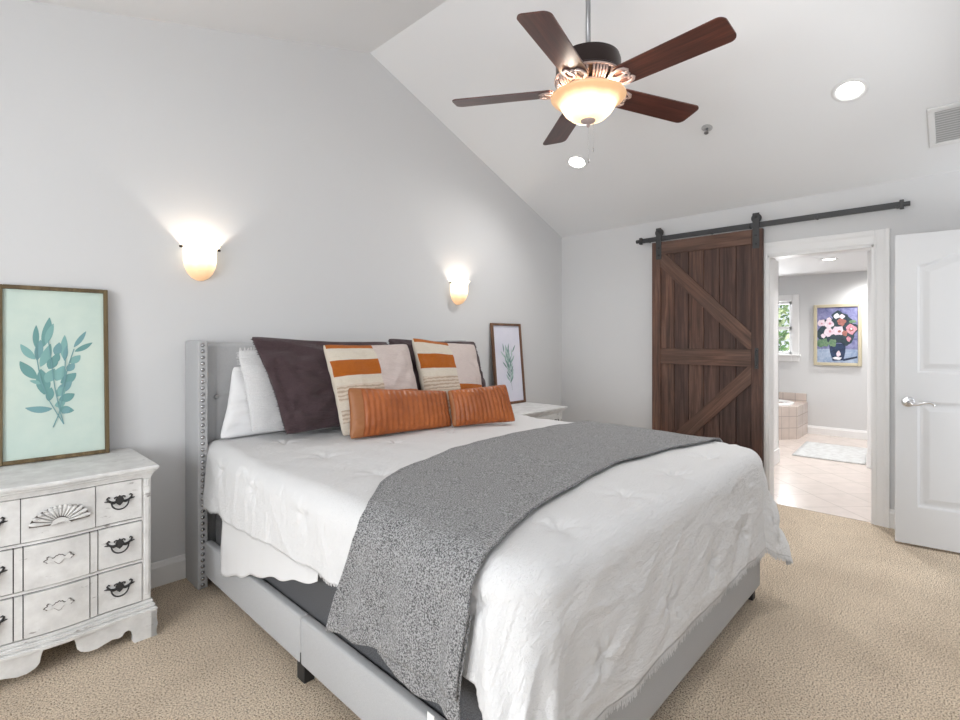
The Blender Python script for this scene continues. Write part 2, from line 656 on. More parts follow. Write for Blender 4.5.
# doorway casing and jamb to the bathroom
def casing_profile(bm, y_in, y_out, z0, z1, x_face, sgn=-1):
    """upright casing board from y_in (opening side) to y_out, stepped towards the outside."""
    d = 1 if y_out > y_in else -1
    w_ = abs(y_out - y_in)
    pts = [(0, 0.0), (0, 0.011), (w_ * 0.12, 0.014), (w_ * 0.2, 0.012), (w_ * 0.62, 0.016), (w_ * 0.74, 0.021), (w_ * 0.96, 0.022), (w_, 0.018), (w_, 0)]
    poly = [(x_face + sgn * t, y_in + d * u) for u, t in pts]
    prism(bm, poly, z1 - z0, 'z', z0)


bm = BM()
casing_profile(bm, DO0, 0.362, 0, 2.130, XB)
casing_profile(bm, DO1, 1.237, 0, 2.130, XB)
pts = [(0, 0.0), (0, 0.011), (0.011, 0.014), (0.02, 0.012), (0.06, 0.016), (0.075, 0.021), (0.100, 0.022), (0.105, 0.018), (0.105, 0)]
prism(bm, [(XB - t, DOH + u) for u, t in pts], DO1 - DO0, 'y', DO0)
structure('trim_1', bm, M['trim'])
bm = BM()
box(bm, XB - 0.006, XB + T + 0.006, DO0 - 0.004, DO0 + 0.016, 0, DOH, 0.002)
box(bm, XB - 0.006, XB + T + 0.006, DO1 - 0.016, DO1 + 0.004, 0, DOH, 0.002)
box(bm, XB - 0.006, XB + T + 0.006, DO0, DO1, DOH - 0.016, DOH + 0.004, 0.002)
structure('trim_2', bm, M['trim'])

# ------------------------------------------------------------------ bathroom shell
BXW, BZ = 8.45, 2.26
bm = BM(); box(bm, XB + 0.02, BXW + T, -1.2, 4.2, -0.12, 0.002)
structure('floor_bathroom', bm, M['tile'])
bm = BM(); box(bm, XB + T, BXW + T, -1.2, 4.2, BZ, BZ + 0.1)
structure('ceiling_bathroom', bm, M['ceiling'])
# far wall with the window beyond the tub
BW0, BW1, BWZ0, BWZ1 = 1.775, 2.75, 1.11, 1.90
bm = BM()
box(bm, BXW, BXW + T, -1.2, BW0, 0, BZ)
box(bm, BXW, BXW + T, BW1, 4.2, 0, BZ)
box(bm, BXW, BXW + T, BW0, BW1, 0, BWZ0)
box(bm, BXW, BXW + T, BW0, BW1, BWZ1, BZ)
structure('wall_bathroom_back', bm, M['bathwall'])
bm = BM(); box(bm, XB + T, BXW + T, 4.1, 4.2, 0, BZ); structure('wall_bathroom_left', bm, M['bathwall'])
bm = BM(); box(bm, XB + T, BXW + T, -1.2, -1.1, 0, BZ); structure('wall_bathroom_right', bm, M['bathwall'])
# passage walls
bm = BM(); box(bm, XB + T, 6.20, 1.455, 1.575, 0, BZ); structure('wall_passage', bm, M['bathwall'])
bm = BM(); box(bm, 6.60, 6.72, -1.1, 0.69, 0, BZ); structure('wall_partition', bm, M['bathwall'])
bm = BM()
box(bm, 5.98, 6.215, 1.432, 1.456, 0, 2.09, 0.004)
box(bm, 5.96, 6.225, 1.424, 1.456, 0, 0.16, 0.006)
box(bm, 5.0, 6.215, 1.432, 1.456, 2.09, 2.19, 0.004)
box(bm, 6.199, 6.215, 1.432, 1.60, 0, 2.19, 0.003)
structure('trim_3', bm, M['trim'])
bm = BM()
box(bm, 6.582, 6.602, 0.56, 0.702, 0, BZ, 0.004)
box(bm, 6.574, 6.602, 0.54, 0.710, 0, 0.15, 0.006)
box(bm, 6.59, 6.73, 0.688, 0.704, 0, BZ, 0.003)
structure('trim_4', bm, M['trim'])
baseboard('baseboard_bathroom', BXW - 0.018, BXW, -1.1, 1.60, 0.115)
wf = window_frame('window_6', 'x', (BXW, -1), BW0, BW1, BWZ0, BWZ1)
tb = NT('window_glass')
for nd in list(tb.t.nodes):
    if nd.type != 'OUTPUT_MATERIAL':
        tb.t.nodes.remove(nd)
tr = tb.n('ShaderNodeBsdfTransparent'); gl = tb.n('ShaderNodeBsdfGlossy'); gl.inputs['Roughness'].default_value = 0.02
mx = tb.n('ShaderNodeMixShader'); mx.inputs[0].default_value = 0.06
tb.l(tr.outputs[0], mx.inputs[1]); tb.l(gl.outputs[0], mx.inputs[2])
tb.l(mx.outputs[0], [n_ for n_ in tb.t.nodes if n_.type == 'OUTPUT_MATERIAL'][0].inputs[0])
bm = BM(); box(bm, BXW + 0.055, BXW + 0.060, BW0 + 0.04, BW1 - 0.04, BWZ0 + 0.04, BWZ1 - 0.04)
obj('window_pane', bm, tb.m, wf)

# ------------------------------------------------------------------ hinged white door, folded back beside the doorway
def pip_dist(poly, X, Y):
    """signed distance (inside > 0) of points to a polygon, numpy."""
    P = np.array(poly); Q = np.roll(P, -1, 0)
    d = np.full(X.shape, 1e9); ins = np.zeros(X.shape, bool)
    for (x0, y0), (x1, y1) in zip(P, Q):
        ex, ey = x1 - x0, y1 - y0
        t = np.clip(((X - x0) * ex + (Y - y0) * ey) / (ex * ex + ey * ey), 0, 1)
        d = np.minimum(d, np.hypot(X - x0 - t * ex, Y - y0 - t * ey))
        c = ((y0 > Y) != (y1 > Y)) & (X < (x1 - x0) * (Y - y0) / (y1 - y0 + 1e-12) + x0)
        ins ^= c
    return np.where(ins, d, -d)


DW, DH = 0.76, 2.008
door = empty('door_1', (4.318, 0.315, 0.015), (0, 0, math.atan2(-0.9927, 0.1195)))
door['kind'] = 'structure'
tag(door, 'white hinged panel door with an arched upper panel, standing open beside the doorway', 'door')
bm = BM()
nx, nzv = 110, 290
gx = np.linspace(0, DW, nx + 1); gz = np.linspace(0, DH, nzv + 1)
GX, GZ = np.meshgrid(gx, gz, indexing='ij')
arch = [(0.115, 1.115)] + [(DW - 0.115, 1.115)] + [(DW - 0.115 - (DW - 0.23) * k / 24, 1.800 + 0.085 * (0.5 - 0.5 * math.cos(2 * PI * k / 24)) ** 0.8) for k in range(25)]
low = [(0.115, 0.25), (DW - 0.115, 0.25), (DW - 0.115, 0.92), (0.115, 0.92)]
h = np.zeros(GX.shape)
for poly in (arch, low):
    s = pip_dist(poly, GX, GZ)
    h += np.interp(s, [-0.004, 0.0, 0.008, 0.022, 0.030, 0.055], [0, -0.003, -0.011, -0.011, -0.009, -0.001]) * (s > -0.004)
vs = [[bm.verts.new((gx[i], -0.035 + (-h[i, j]), gz[j])) for j in range(nzv + 1)] for i in range(nx + 1)]
for i in range(nx):
    for j in range(nzv):
        bm.faces.new((vs[i][j], vs[i + 1][j], vs[i + 1][j + 1], vs[i][j + 1]))
# back and edges
b4 = [bm.verts.new(p) for p in ((0, 0, 0), (DW, 0, 0), (DW, 0, DH), (0, 0, DH))]
bm.faces.new(b4[::-1])
bm.faces.new([vs[i][0] for i in range(nx, -1, -1)] + [b4[0], b4[1]])
bm.faces.new([vs[i][nzv] for i in range(nx + 1)] + [b4[2], b4[3]])
bm.faces.new([vs[0][j] for j in range(nzv + 1)] + [b4[3], b4[0]])
bm.faces.new([vs[nx][j] for j in range(nzv, -1, -1)] + [b4[1], b4[2]])
bmesh.ops.recalc_face_normals(bm, faces=bm.faces[:])
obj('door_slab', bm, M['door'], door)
hd = obj('door_handle', (lambda b: (lathe(b, [(0, 0.008), (0.012, 0.009), (0.02, 0.006), (0.027, 0.006), (0.033, 0.003), (0.034, 0)], 32), b)[1])(BM()), M['chrome'], door, smooth=True, loc=(0.065, -0.035, 0.92), rot=(R(90), 0, 0))
tag(hd, 'satin chrome lever handle')
bm = BM()
tube(bm, [(0, 0, 0.010), (0, 0, 0.045)], 0.009, 12)
tube(bm, [(-0.006, 0, 0.046), (0.02, -0.010, 0.048), (0.045, -0.010, 0.048), (0.075, 0.001, 0.047), (0.10, 0.006, 0.046), (0.122, -0.002, 0.046), (0.126, -0.012, 0.046), (0.116, -0.015, 0.046)], [0.010, 0.010, 0.009, 0.0075, 0.0075, 0.007, 0.006, 0.005], 10)
obj('lever', bm, M['chrome'], hd, smooth=True)
boxes('latch_plate', [(-0.001, 0.002, -0.028, -0.008, 0.89, 0.95)], M['chrome'], door)
boxes('hinge', [(DW - 0.004, DW + 0.012, -0.032, -0.003, 1.72, 1.82)], M['chrome'], door, 0.002)
boxes('hinge', [(DW - 0.004, DW + 0.012, -0.032, -0.003, 0.22, 0.32)], M['chrome'], door, 0.002)

# ------------------------------------------------------------------ barn door and its track
B0, B1, BZ0, BZ1 = 1.165, 2.100, 0.085, 2.245
BF = 4.548
barn = empty('barn_door', (BF, (B0 + B1) / 2, BZ0), label='dark brown sliding plank door with diagonal braces, hung beside the bathroom doorway', cat='sliding door')
HW, BH = (B1 - B0) / 2, BZ1 - BZ0
bm = BM()
sw = 0.082
n = 6
pw = (2 * HW - 2 * sw + 0.02) / n
for k in range(n):
    y0 = -HW + sw - 0.01 + k * pw
    box(bm, 0.018, 0.046, y0 + 0.0018, y0 + pw - 0.0018, 0.01, BH - 0.01, 0.003, 1)
box(bm, 0.030, 0.044, -HW + 0.01, HW - 0.01, 0.012, BH - 0.012)
obj('plank_panel', bm, M['barn'], barn)
for a, b in ((-HW, -HW + sw), (HW - sw, HW)):
    boxes('stile', [(0.0, 0.044, a, b, 0, BH)], M['barn'], barn, 0.003)
zr = (1.115 - BZ0, 1.258 - BZ0)
for a, b in ((BH - 0.118, BH), zr, (0.0, 0.15)):
    boxes('rail', [(0.001, 0.044, -HW + sw, HW - sw, a, b)], M['barn_h'], barn, 0.003)


def brace(za, zb, ya, yb, wd, lo, hi):
    """diagonal board from (ya,za) to (yb,zb), clipped to the field."""
    d = Vector((yb - ya, zb - za)).normalized()
    nrm = Vector((-d.y, d.x)) * wd / 2
    A, B_ = Vector((ya, za)), Vector((yb, zb))
    pts = [A - nrm, B_ - nrm, B_ + nrm, A + nrm]
    # clip polygon to the rectangle of the field
    def clip(poly, f, inter):
        out = []
        for i in range(len(poly)):
            p, q = poly[i], poly[(i + 1) % len(poly)]
            if f(p): out.append(p)
            if f(p) != f(q): out.append(inter(p, q))
        return out
    L, Rr = -HW + sw, HW - sw
    pts = [A - nrm - d * 0.3, B_ - nrm + d * 0.3, B_ + nrm + d * 0.3, A + nrm - d * 0.3]
    for ax, lim, sg in ((0, L, 1), (0, Rr, -1), (1, lo, 1), (1, hi, -1)):
        pts = clip(pts, lambda p: (p[ax] - lim) * sg >= 0, lambda p, q: p + (q - p) * ((lim - p[ax]) / (q[ax] - p[ax])))
    bm = BM()
    ang = math.atan2(d.y, d.x)
    mid = (A + B_) / 2
    loc_pts = [((p - mid).x * d.x + (p - mid).y * d.y, -(p - mid).x * d.y + (p - mid).y * d.x) for p in pts]
    prism(bm, loc_pts, 0.042, 'x', 0.002)
    obj('brace', bm, M['barn_h'], barn, loc=(0, mid.x, mid.y), rot=(ang, 0, 0))


L, Rr = -HW + sw, HW - sw
zt = BH - 0.118
brace(zt - 0.035, zr[1] + 0.055, Rr, L, 0.115, zr[1], zt)
brace(zr[0] - 0.055, 0.15 + 0.035, L, Rr, 0.115, 0.15, zr[0])
bm = BM()
box(bm, -0.006, 0.0, -0.014, 0.014, -0.085, 0.085, 0.002)
tube(bm, [(-0.004, 0, 0.06), (-0.03, 0, 0.06), (-0.034, 0, 0.04), (-0.034, 0, -0.04), (-0.03, 0, -0.06), (-0.004, 0, -0.06)], 0.006, 8)
obj('pull_handle', bm, M['iron'], barn, loc=(0.0, -HW + 0.042, 1.185 - BZ0))
for yc in (2.034, 1.212):
    y = yc - (B0 + B1) / 2
    st = boxes('hanger_strap', [(-0.006, 0.0, y - 0.026, y + 0.026, 2.085 - BZ0, 2.375 - BZ0)], M['iron'], barn, 0.003)
    bm = BM(); lathe(bm, [(0, -0.010), (0.035, -0.010), (0.038, -0.007), (0.033, -0.003), (0.033, 0.003), (0.038, 0.007), (0.035, 0.010), (0, 0.010)], 32)
    obj('wheel', bm, M['iron'], st, smooth=False, loc=(0.013, y, 2.334 - BZ0), rot=(0, R(90), 0))
    for zb in (2.12, 2.19, 2.345):
        bm = BM(); lathe(bm, [(0, -0.006), (0.009, -0.006), (0.010, 0), (0, 0)], 6)
        obj('bolt', bm, M['black_plastic'], st, loc=(-0.006, y, zb - BZ0), rot=(0, R(90), 0))

track = empty('door_track', (BF + 0.012, 1.25, 2.278), label='black steel bar track above the plank door and doorway', cat='track')
boxes('bar', [(-0.004, 0.004, -0.965, 0.985, -0.022, 0.022)], M['iron'], track, 0.0015)
for y in (-0.93, -0.45, 0.02, 0.33, 0.90):
    bm = BM()
    lathe(bm, [(0, -0.012), (0.011, -0.012), (0.012, 0), (0.012, 0.06), (0, 0.06)], 14)
    obj('standoff', bm, M['iron'], track, loc=(0.0, y, -0.004), rot=(0, R(90), 0))
for y in (-0.955, 0.965):
    bm = BM()
    box(bm, -0.014, 0.014, y - 0.012, y + 0.012, -0.032, 0.032, 0.003)
    s = -1 if y < 0 else 1
    tube(bm, [(0, y, 0), (0, y + s * 0.045, 0)], 0.017, 14)
    obj('end_stop', bm, M['iron'], track)

# ------------------------------------------------------------------ ceiling fixtures
SLOPE = math.atan(SL_R)


def recessed(x, y, z, tilt, label, power, r=0.078, group='recessed ceiling lights'):
    o = empty('recessed_light', (x, y, z), (0, tilt, 0), label, 'ceiling light')
    bm = BM(); lathe(bm, [(r * 0.80, 0.004), (r * 0.84, -0.002), (r * 1.0, -0.008), (r * 1.14, -0.006), (r * 1.20, 0.0)], 40)
    obj('trim_ring', bm, M['vent'], o, smooth=True)
    bm = BM(); lathe(bm, [(0, -0.001), (r * 0.82, -0.001), (r * 0.82, 0.003), (0, 0.003)], 32)
    obj('lens', bm, M['lens'], o)
    d = bpy.data.lights.new('downlight', 'SPOT')
    d.energy = power; d.spot_size = R(155); d.spot_blend = 1.0; d.shadow_soft_size = 0.07; d.color = (1.0, 0.985, 0.965)
    l = bpy.data.objects.new('downlight', d); COL.objects.link(l); l.parent = o; l.location = (0, 0, -0.03)
    return o


recessed(3.706, 0.478, ceil_z(3.706) - 0.001, SLOPE, 'round recessed ceiling light between the fan and the square vent', 48)
recessed(3.667, 2.356, ceil_z(3.667) - 0.001, SLOPE, 'round recessed ceiling light below the fan pull chains, nearest the bed wall', 42)
recessed(6.935, 1.089, BZ - 0.001, 0, 'recessed bathroom ceiling light nearest the passage doorway', 80, 0.075)
recessed(5.35, 0.95, BZ - 0.001, 0, 'added unseen ceiling light inside the passage just behind the doorway head', 68, 0.075)  # hidden lamp added to brighten the passage
recessed(8.10, 0.80, BZ - 0.001, 0, 'recessed bathroom ceiling light over the flower painting side', 72, 0.075)

sp = empty('sprinkler_head', (3.691, 1.298, ceil_z(3.691)), (0, SLOPE, 0), 'small round fire sprinkler on the sloped ceiling right of the fan', 'sprinkler')
bm = BM(); lathe(bm, [(0.0, -0.004), (0.030, -0.006), (0.036, -0.002), (0.037, 0.0)], 28); obj('escutcheon', bm, plain('sprinkler_cup', (0.42, 0.42, 0.42, 1), 0.4), sp, smooth=True)
bm = BM()
tube(bm, [(0, 0, 0), (0, 0, -0.02)], 0.010, 10)
tube(bm, [(-0.010, 0, -0.018), (-0.011, 0, -0.03), (0, 0, -0.042), (0.011, 0, -0.03), (0.010, 0, -0.018)], 0.003, 6)
lathe(bm, [(0, -0.045), (0.016, -0.044), (0.016, -0.042), (0, -0.041)], 12)
obj('nozzle', bm, M['steel'], sp)

vt = empty('ceiling_vent', (4.17, -0.04, ceil_z(4.17)), (0, SLOPE, 0), 'square white louvred air vent on the sloped ceiling', 'vent')
bm = BM()
a, b = 0.182, 0.185
for q in ((-a, -a + 0.035, -b, b), (a - 0.035, a, -b, b), (-a + 0.035, a - 0.035, -b, -b + 0.035), (-a + 0.035, a - 0.035, b - 0.035, b)):
    box(bm, q[0], q[1], q[2], q[3], -0.012, 0, 0.004)
obj('vent_frame', bm, M['vent'], vt)
bm = BM()
for k in range(14):
    x = -0.140 + k * 0.0215
    v = [(x, -0.010), (x + 0.016, -0.002), (x + 0.017, -0.003), (x + 0.001, -0.011)]
    prism(bm, v, 0.30, 'y', -0.15)
obj('louvres', bm, M['vent'], vt)
boxes('backing', [(-0.15, 0.15, -0.15, 0.15, -0.0015, -0.0005)], plain('vent_shadow', (0.52, 0.52, 0.52, 1), 0.8), vt)

# ------------------------------------------------------------------ ceiling fan
FX, FY = 2.23, 1.367
fan = empty('ceiling_fan', (FX, FY, ceil_z(FX)), label='five blade dark wood ceiling fan with a lit glass bowl', cat='ceiling fan')
z0 = ceil_z(FX)


def fz(z):
    return z - z0


bm = BM(); lathe(bm, [(0, -0.09), (0.02, -0.088), (0.05, -0.07), (0.068, -0.02), (0.07, 0.03), (0, 0.03)], 32)
obj('ceiling_canopy', bm, M['bronze'], fan, smooth=True)
bm = BM(); tube(bm, [(0, 0, 0), (0, 0, fz(2.76))], 0.0125, 16)
obj('downrod', bm, M['steel'], fan, smooth=True)
bm = BM()
lathe(bm, [(0.0, fz(2.80)), (0.03, fz(2.80)), (0.034, fz(2.775)), (0.13, fz(2.772)), (0.155, fz(2.758)), (0.162, fz(2.735)), (0.162, fz(2.672)), (0.166, fz(2.668)), (0.166, fz(2.660)), (0.160, fz(2.656)), (0.10, fz(2.60)), (0, fz(2.60))], 64)
hs = obj('motor_housing', bm, M['bronze'], fan, auto=40)
# vented rose coloured skirt under the drum: ribs with gaps
bm = BM()
for k in range(60):
    a = 2 * PI * k / 60
    ca, sa = math.cos(a), math.sin(a)
    if k % 12 in (0, 6):
        continue
    tube(bm, [(0.163 * ca, 0.163 * sa, fz(2.658)), (0.150 * ca, 0.150 * sa, fz(2.628)), (0.122 * ca, 0.122 * sa, fz(2.600))], [0.0066, 0.0062, 0.005], 6)
lathe(bm, [(0.158, fz(2.664)), (0.170, fz(2.660)), (0.170, fz(2.652)), (0.158, fz(2.650)), (0.158, fz(2.664))], 64)
lathe(bm, [(0.105, fz(2.612)), (0.132, fz(2.606)), (0.132, fz(2.598)), (0.105, fz(2.590)), (0.105, fz(2.612))], 64)
obj('vented_skirt', bm, M['bronze_rose'], fan, smooth=True)
bm = BM(); lathe(bm, [(0.08, fz(2.60)), (0.105, fz(2.595)), (0.105, fz(2.578)), (0.09, fz(2.568)), (0.0, fz(2.566))], 48)
obj('light_fitter', bm, M['bronze_rose'], fan, smooth=True)


def blade_bm():
    bm = BM()
    x0, x1 = 0.172, 0.700
    outl = []
    def half(x):
        t = (x - x0) / (x1 - x0)
        return 0.068 + 0.010 * t
    N = 44
    top = []
    for k in range(N + 1):
        x = x0 + (x1 - x0) * math.sin(PI / 2 * k / N)
        h = half(x)
        rr = 0.035
        if x1 - x < rr:
            h -= rr - math.sqrt(max(0, rr * rr - (rr - (x1 - x)) ** 2))
        if x - x0 < 0.02:
            h -= 0.02 - math.sqrt(max(0, 0.0004 - (0.02 - (x - x0)) ** 2))
        top.append((x, h))
    poly = top + [(x, -h) for x, h in top[::-1]]
    prism(bm, poly, 0.006, 'z', -0.003)
    return bm


def iron_bm():
    bm = BM()
    # arm from the hub out to the blade, with a fan plate and two scroll loops
    tube(bm, [(0.10, 0, 0.010), (0.14, 0, 0.004), (0.18, 0, -0.006), (0.215, 0, -0.007)], [0.012, 0.010, 0.009, 0.007], 8)
    for s in (-1, 1):
        loop = []
        for k in range(17):
            a = PI + 2 * PI * k / 16
            loop.append((0.195 + 0.042 * math.cos(a), s * (0.028 + 0.020 * math.sin(a) * s), -0.0075))
        tube(bm, loop, 0.0045, 6, caps=False)
        tube(bm, [(0.13, s * 0.006, 0.0), (0.155, s * 0.026, -0.004), (0.175, s * 0.048, -0.007), (0.205, s * 0.056, -0.008), (0.232, s * 0.048, -0.008), (0.246, s * 0.030, -0.008), (0.238, s * 0.016, -0.008)], [0.006, 0.006, 0.0055, 0.005, 0.005, 0.0045, 0.004], 6)
    tube(bm, [(0.215, -0.03, -0.006), (0.235, 0, -0.006), (0.215, 0.03, -0.006)], 0.006, 6)
    return bm


b0 = obj('blade', blade_bm(), M['blade'], fan)
i0 = obj('blade_iron', iron_bm(), M['bronze_rose'], b0, smooth=True)
for k in range(5):
    ang = R(193.7 + 72 * k)
    if k == 0:
        b_, i_ = b0, i0
    else:
        b_ = b0.copy(); COL.objects.link(b_); b_.parent = fan
        i_ = i0.copy(); COL.objects.link(i_); i_.parent = b_
    b_.rotation_euler = (Matrix.Rotation(ang, 4, 'Z') @ Matrix.Rotation(R(-12), 4, 'X')).to_euler()
    b_.location = (0, 0, fz(2.603))


def m_bowl():
    t = NT('alabaster_bowl')
    co = t.n('ShaderNodeTexCoord')
    sp_ = t.n('ShaderNodeSeparateXYZ')
    t.l(co.outputs['Object'], sp_.inputs[0])
    hgt = t.math('SUBTRACT', sp_.outputs[2], fz(2.447))
    mot = t.noise(t.obj((9, 9, 9)), 1, 4)
    f = t.math('ADD', t.math('MULTIPLY', hgt, 8.2), t.math('MULTIPLY', t.math('SUBTRACT', mot, 0.5), 0.25))
    c = t.ramp(f, [(0.0, (1.0, 0.72, 0.42, 1)), (0.25, (1.0, 0.86, 0.62, 1)), (0.65, (1.0, 0.80, 0.50, 1)), (0.86, (0.95, 0.55, 0.24, 1))])
    st = t.ramp(f, [(0.0, (0.55, 0.55, 0.55, 1)), (0.28, (1, 1, 1, 1)), (0.55, (0.8, 0.8, 0.8, 1)), (0.84, (0.24, 0.24, 0.24, 1)), (1.0, (0.20, 0.20, 0.20, 1))])
    t.base((0.55, 0.36, 0.22, 1))
    t.l(c, t.b.inputs['Emission Color'])
    t.l(t.math('MULTIPLY', st, 1.9), t.b.inputs['Emission Strength'])
    t.set(0.3)
    return t.m


bm = BM()
prof = [(0.187, 2.570), (0.188, 2.566), (0.180, 2.556), (0.160, 2.550), (0.146, 2.538), (0.134, 2.515), (0.116, 2.488), (0.088, 2.463), (0.05, 2.450), (0.0, 2.447)]
lathe(bm, [(r, fz(z)) for r, z in prof], 64)
obj('glass_bowl', bm, m_bowl(), fan, smooth=True, solid=0.004)
bm = BM(); lathe(bm, [(0, 0.0), (0.006, 0.002), (0.009, 0.010), (0.006, 0.016), (0.018, 0.020), (0.036, 0.030), (0.038, 0.038), (0, 0.040)], 28)
obj('finial', bm, M['bronze_rose'], fan, smooth=True, loc=(0, 0, fz(2.414)))
for (x, y, zb, zt_) in ((0.018, -0.019, 2.31, 2.44), (0.004, 0.0, 2.255, 2.43)):
    bm = BM(); tube(bm, [(x, y, fz(zt_)), (x, y, fz(zb))], 0.0016, 6)
    ch = obj('pull_chain', bm, M['chrome'], fan)
    bm = BM(); lathe(bm, [(0, 0), (0.004, 0.004), (0.003, 0.02), (0, 0.024)], 10, c=(x, y, fz(zb) - 0.02)); obj('pull_fob', bm, M['chrome'], ch)
for k in range(3):
    a = R(20 + 120 * k)
    d = bpy.data.lights.new('fan_bulb', 'POINT'); d.energy = 3.5; d.color = (1.0, 0.88, 0.76); d.shadow_soft_size = 0.03
    l = bpy.data.objects.new('fan_bulb', d); COL.objects.link(l); l.parent = fan; l.location = (0.12 * math.cos(a), 0.12 * math.sin(a), fz(2.584))

# ------------------------------------------------------------------ wall sconces
def m_sconce():
    t = NT('sconce_glass')
    co = t.n('ShaderNodeTexCoord'); s_ = t.n('ShaderNodeSeparateXYZ'); t.l(co.outputs['Object'], s_.inputs[0])
    mot = t.noise(t.obj((14, 14, 14)), 1, 3)
    f = t.math('ADD', t.math('MULTIPLY', t.math('ADD', s_.outputs[2], 0.2), 4.6), t.math('MULTIPLY', t.math('SUBTRACT', mot, 0.5), 0.25))
    c = t.ramp(f, [(0.0, (0.95, 0.50, 0.20, 1)), (0.25, (1.0, 0.66, 0.36, 1)), (0.5, (1.0, 0.86, 0.62, 1)), (0.8, (1.0, 0.93, 0.78, 1))])
    st = t.ramp(f, [(0.0, (0.30, 0.30, 0.30, 1)), (0.22, (0.42, 0.42, 0.42, 1)), (0.48, (0.9, 0.9, 0.9, 1)), (0.85, (1, 1, 1, 1))])
    t.base((0.6, 0.45, 0.3, 1))
    t.l(c, t.b.inputs['Emission Color'])
    t.l(t.math('MULTIPLY', st, 1.55), t.b.inputs['Emission Strength'])
    t.set(0.35)
    return t.m


MS = m_sconce()


def sconce(x, z, label):
    o = empty('wall_sconce', (x, YA, z), label=label, cat='wall light', group=None)
    bm = BM()
    prof = [(0.104, 0.0), (0.100, -0.006), (0.090, -0.016), (0.086, -0.035), (0.086, -0.09), (0.080, -0.125), (0.066, -0.160), (0.044, -0.186), (0.02, -0.199), (0.0, -0.203)]
    lathe(bm, prof, 40, PI, 2 * PI, 1.0, 1.12)
    obj('glass_shade', bm, MS, o, smooth=True, solid=0.004)
    boxes('back_plate', [(-0.055, 0.055, -0.006, -0.0005, -0.155, -0.045)], M['bronze'], o, 0.002)
    for s in (-1, 1):
        bm = BM(); lathe(bm, [(0, -0.012), (0.006, -0.010), (0.008, -0.004), (0.006, 0.006), (0, 0.008)], 12)
        obj('fixing_knob', bm, M['bronze'], o, smooth=True, loc=(s * 0.099, -0.020, -0.018), rot=(0, R(90), 0))
    bm = BM(); lathe(bm, [(0, -0.03), (0.018, -0.02), (0.024, 0.0), (0.018, 0.02), (0.010, 0.032), (0, 0.034)], 16)
    obj('bulb', bm, emis('sconce_bulb', (1, 0.9, 0.75, 1), 12), o, smooth=True, loc=(0, -0.050, -0.140))
    d = bpy.data.lights.new('sconce_light', 'POINT'); d.energy = 4.2; d.color = (1.0, 0.95, 0.87); d.shadow_soft_size = 0.010
    l = bpy.data.objects.new('sconce_light', d); COL.objects.link(l); l.parent = o; l.location = (0, -0.050, -0.095)
    return o


sconce(0.988, 1.878, 'lit amber glass wall sconce between the left art frame and the pillows')
sconce(3.040, 1.842, 'lit amber glass wall sconce above the far white nightstand')

# ------------------------------------------------------------------ bed
bed = empty('bed', (1.92, 1.85, 0), label='light grey upholstered king bed with wingback nailhead headboard', cat='bed')
BX, BY = 1.92, 1.85


def bloc(specs):
    return [(a - BX, b - BX, c - BY, d - BY, e, f) for a, b, c, d, e, f in specs]


# headboard panel with square tufting
hb_x0, hb_x1 = 0.961, 2.879
bm = BM()
tx = [1.032 + 0.2227 * k for k in range(9)]
tz = [0.757, 1.017]


def hb(u, v):
    x = hb_x0 + (hb_x1 - hb_x0) * u
    z = 0.10 + (1.322 - 0.10) * v
    d = 0.0
    for q in tx:
        d += 0.007 * math.exp(-((x - q) / 0.008) ** 2)
    for q in tz:
        d += 0.007 * math.exp(-((z - q) / 0.008) ** 2)
    for q in tx:
        for p in tz:
            d += 0.016 * math.exp(-(((x - q) ** 2 + (z - p) ** 2) / 0.022 ** 2))
    edge = min(u * (hb_x1 - hb_x0), (1 - u) * (hb_x1 - hb_x0), (1 - v) * 1.22)
    d += 0.02 * max(0, 1 - edge / 0.02) ** 2
    return (x - BX, 3.015 + d - BY, z)


vs = gridmesh(bm, hb, 240, 150)
box(bm, hb_x0 - BX, hb_x1 - BX, 3.036 - BY, 3.155 - BY, 0.10, 1.322, 0.01)
bmesh.ops.recalc_face_normals(bm, faces=bm.faces[:])
head = obj('headboard', bm, M['grey_uph'], bed, smooth=True)
for q in tx:
    for p in tz:
        if p < 0.9 and q > 1.1:
            continue
        bm = BM(); lathe(bm, [(0, 0.007), (0.006, 0.006), (0.011, 0.002), (0.012, -0.004), (0, -0.006)], 16)
        obj('button', bm, M['grey_uph'], head, smooth=True, loc=(q - BX, 3.026 - BY, p), rot=(R(90), 0, 0))
for xa, xb in ((0.911, 0.961), (2.879, 2.929)):
    wg = boxes('headboard_wing', bloc([(xa, xb, 2.945, 3.158, 0.0, 1.332)]), M['grey_uph'], bed, 0.006, 3, auto=40)
    if xa < 1:
        bm = BM(); lathe(bm, [(0, 0.0075), (0.005, 0.0065), (0.009, 0.0035), (0.0108, 0.0), (0, -0.001)], 18)
        n0 = obj('nailhead', bm, M['nail'], wg, smooth=True, rot=(R(90), 0, 0))
        for k in range(40):
            o = n0 if k == 0 else n0.copy()
            if k:
                COL.objects.link(o); o.parent = wg
            o.location = (0.935 - BX, 2.945 - BY, 0.022 + 0.0330 * k)
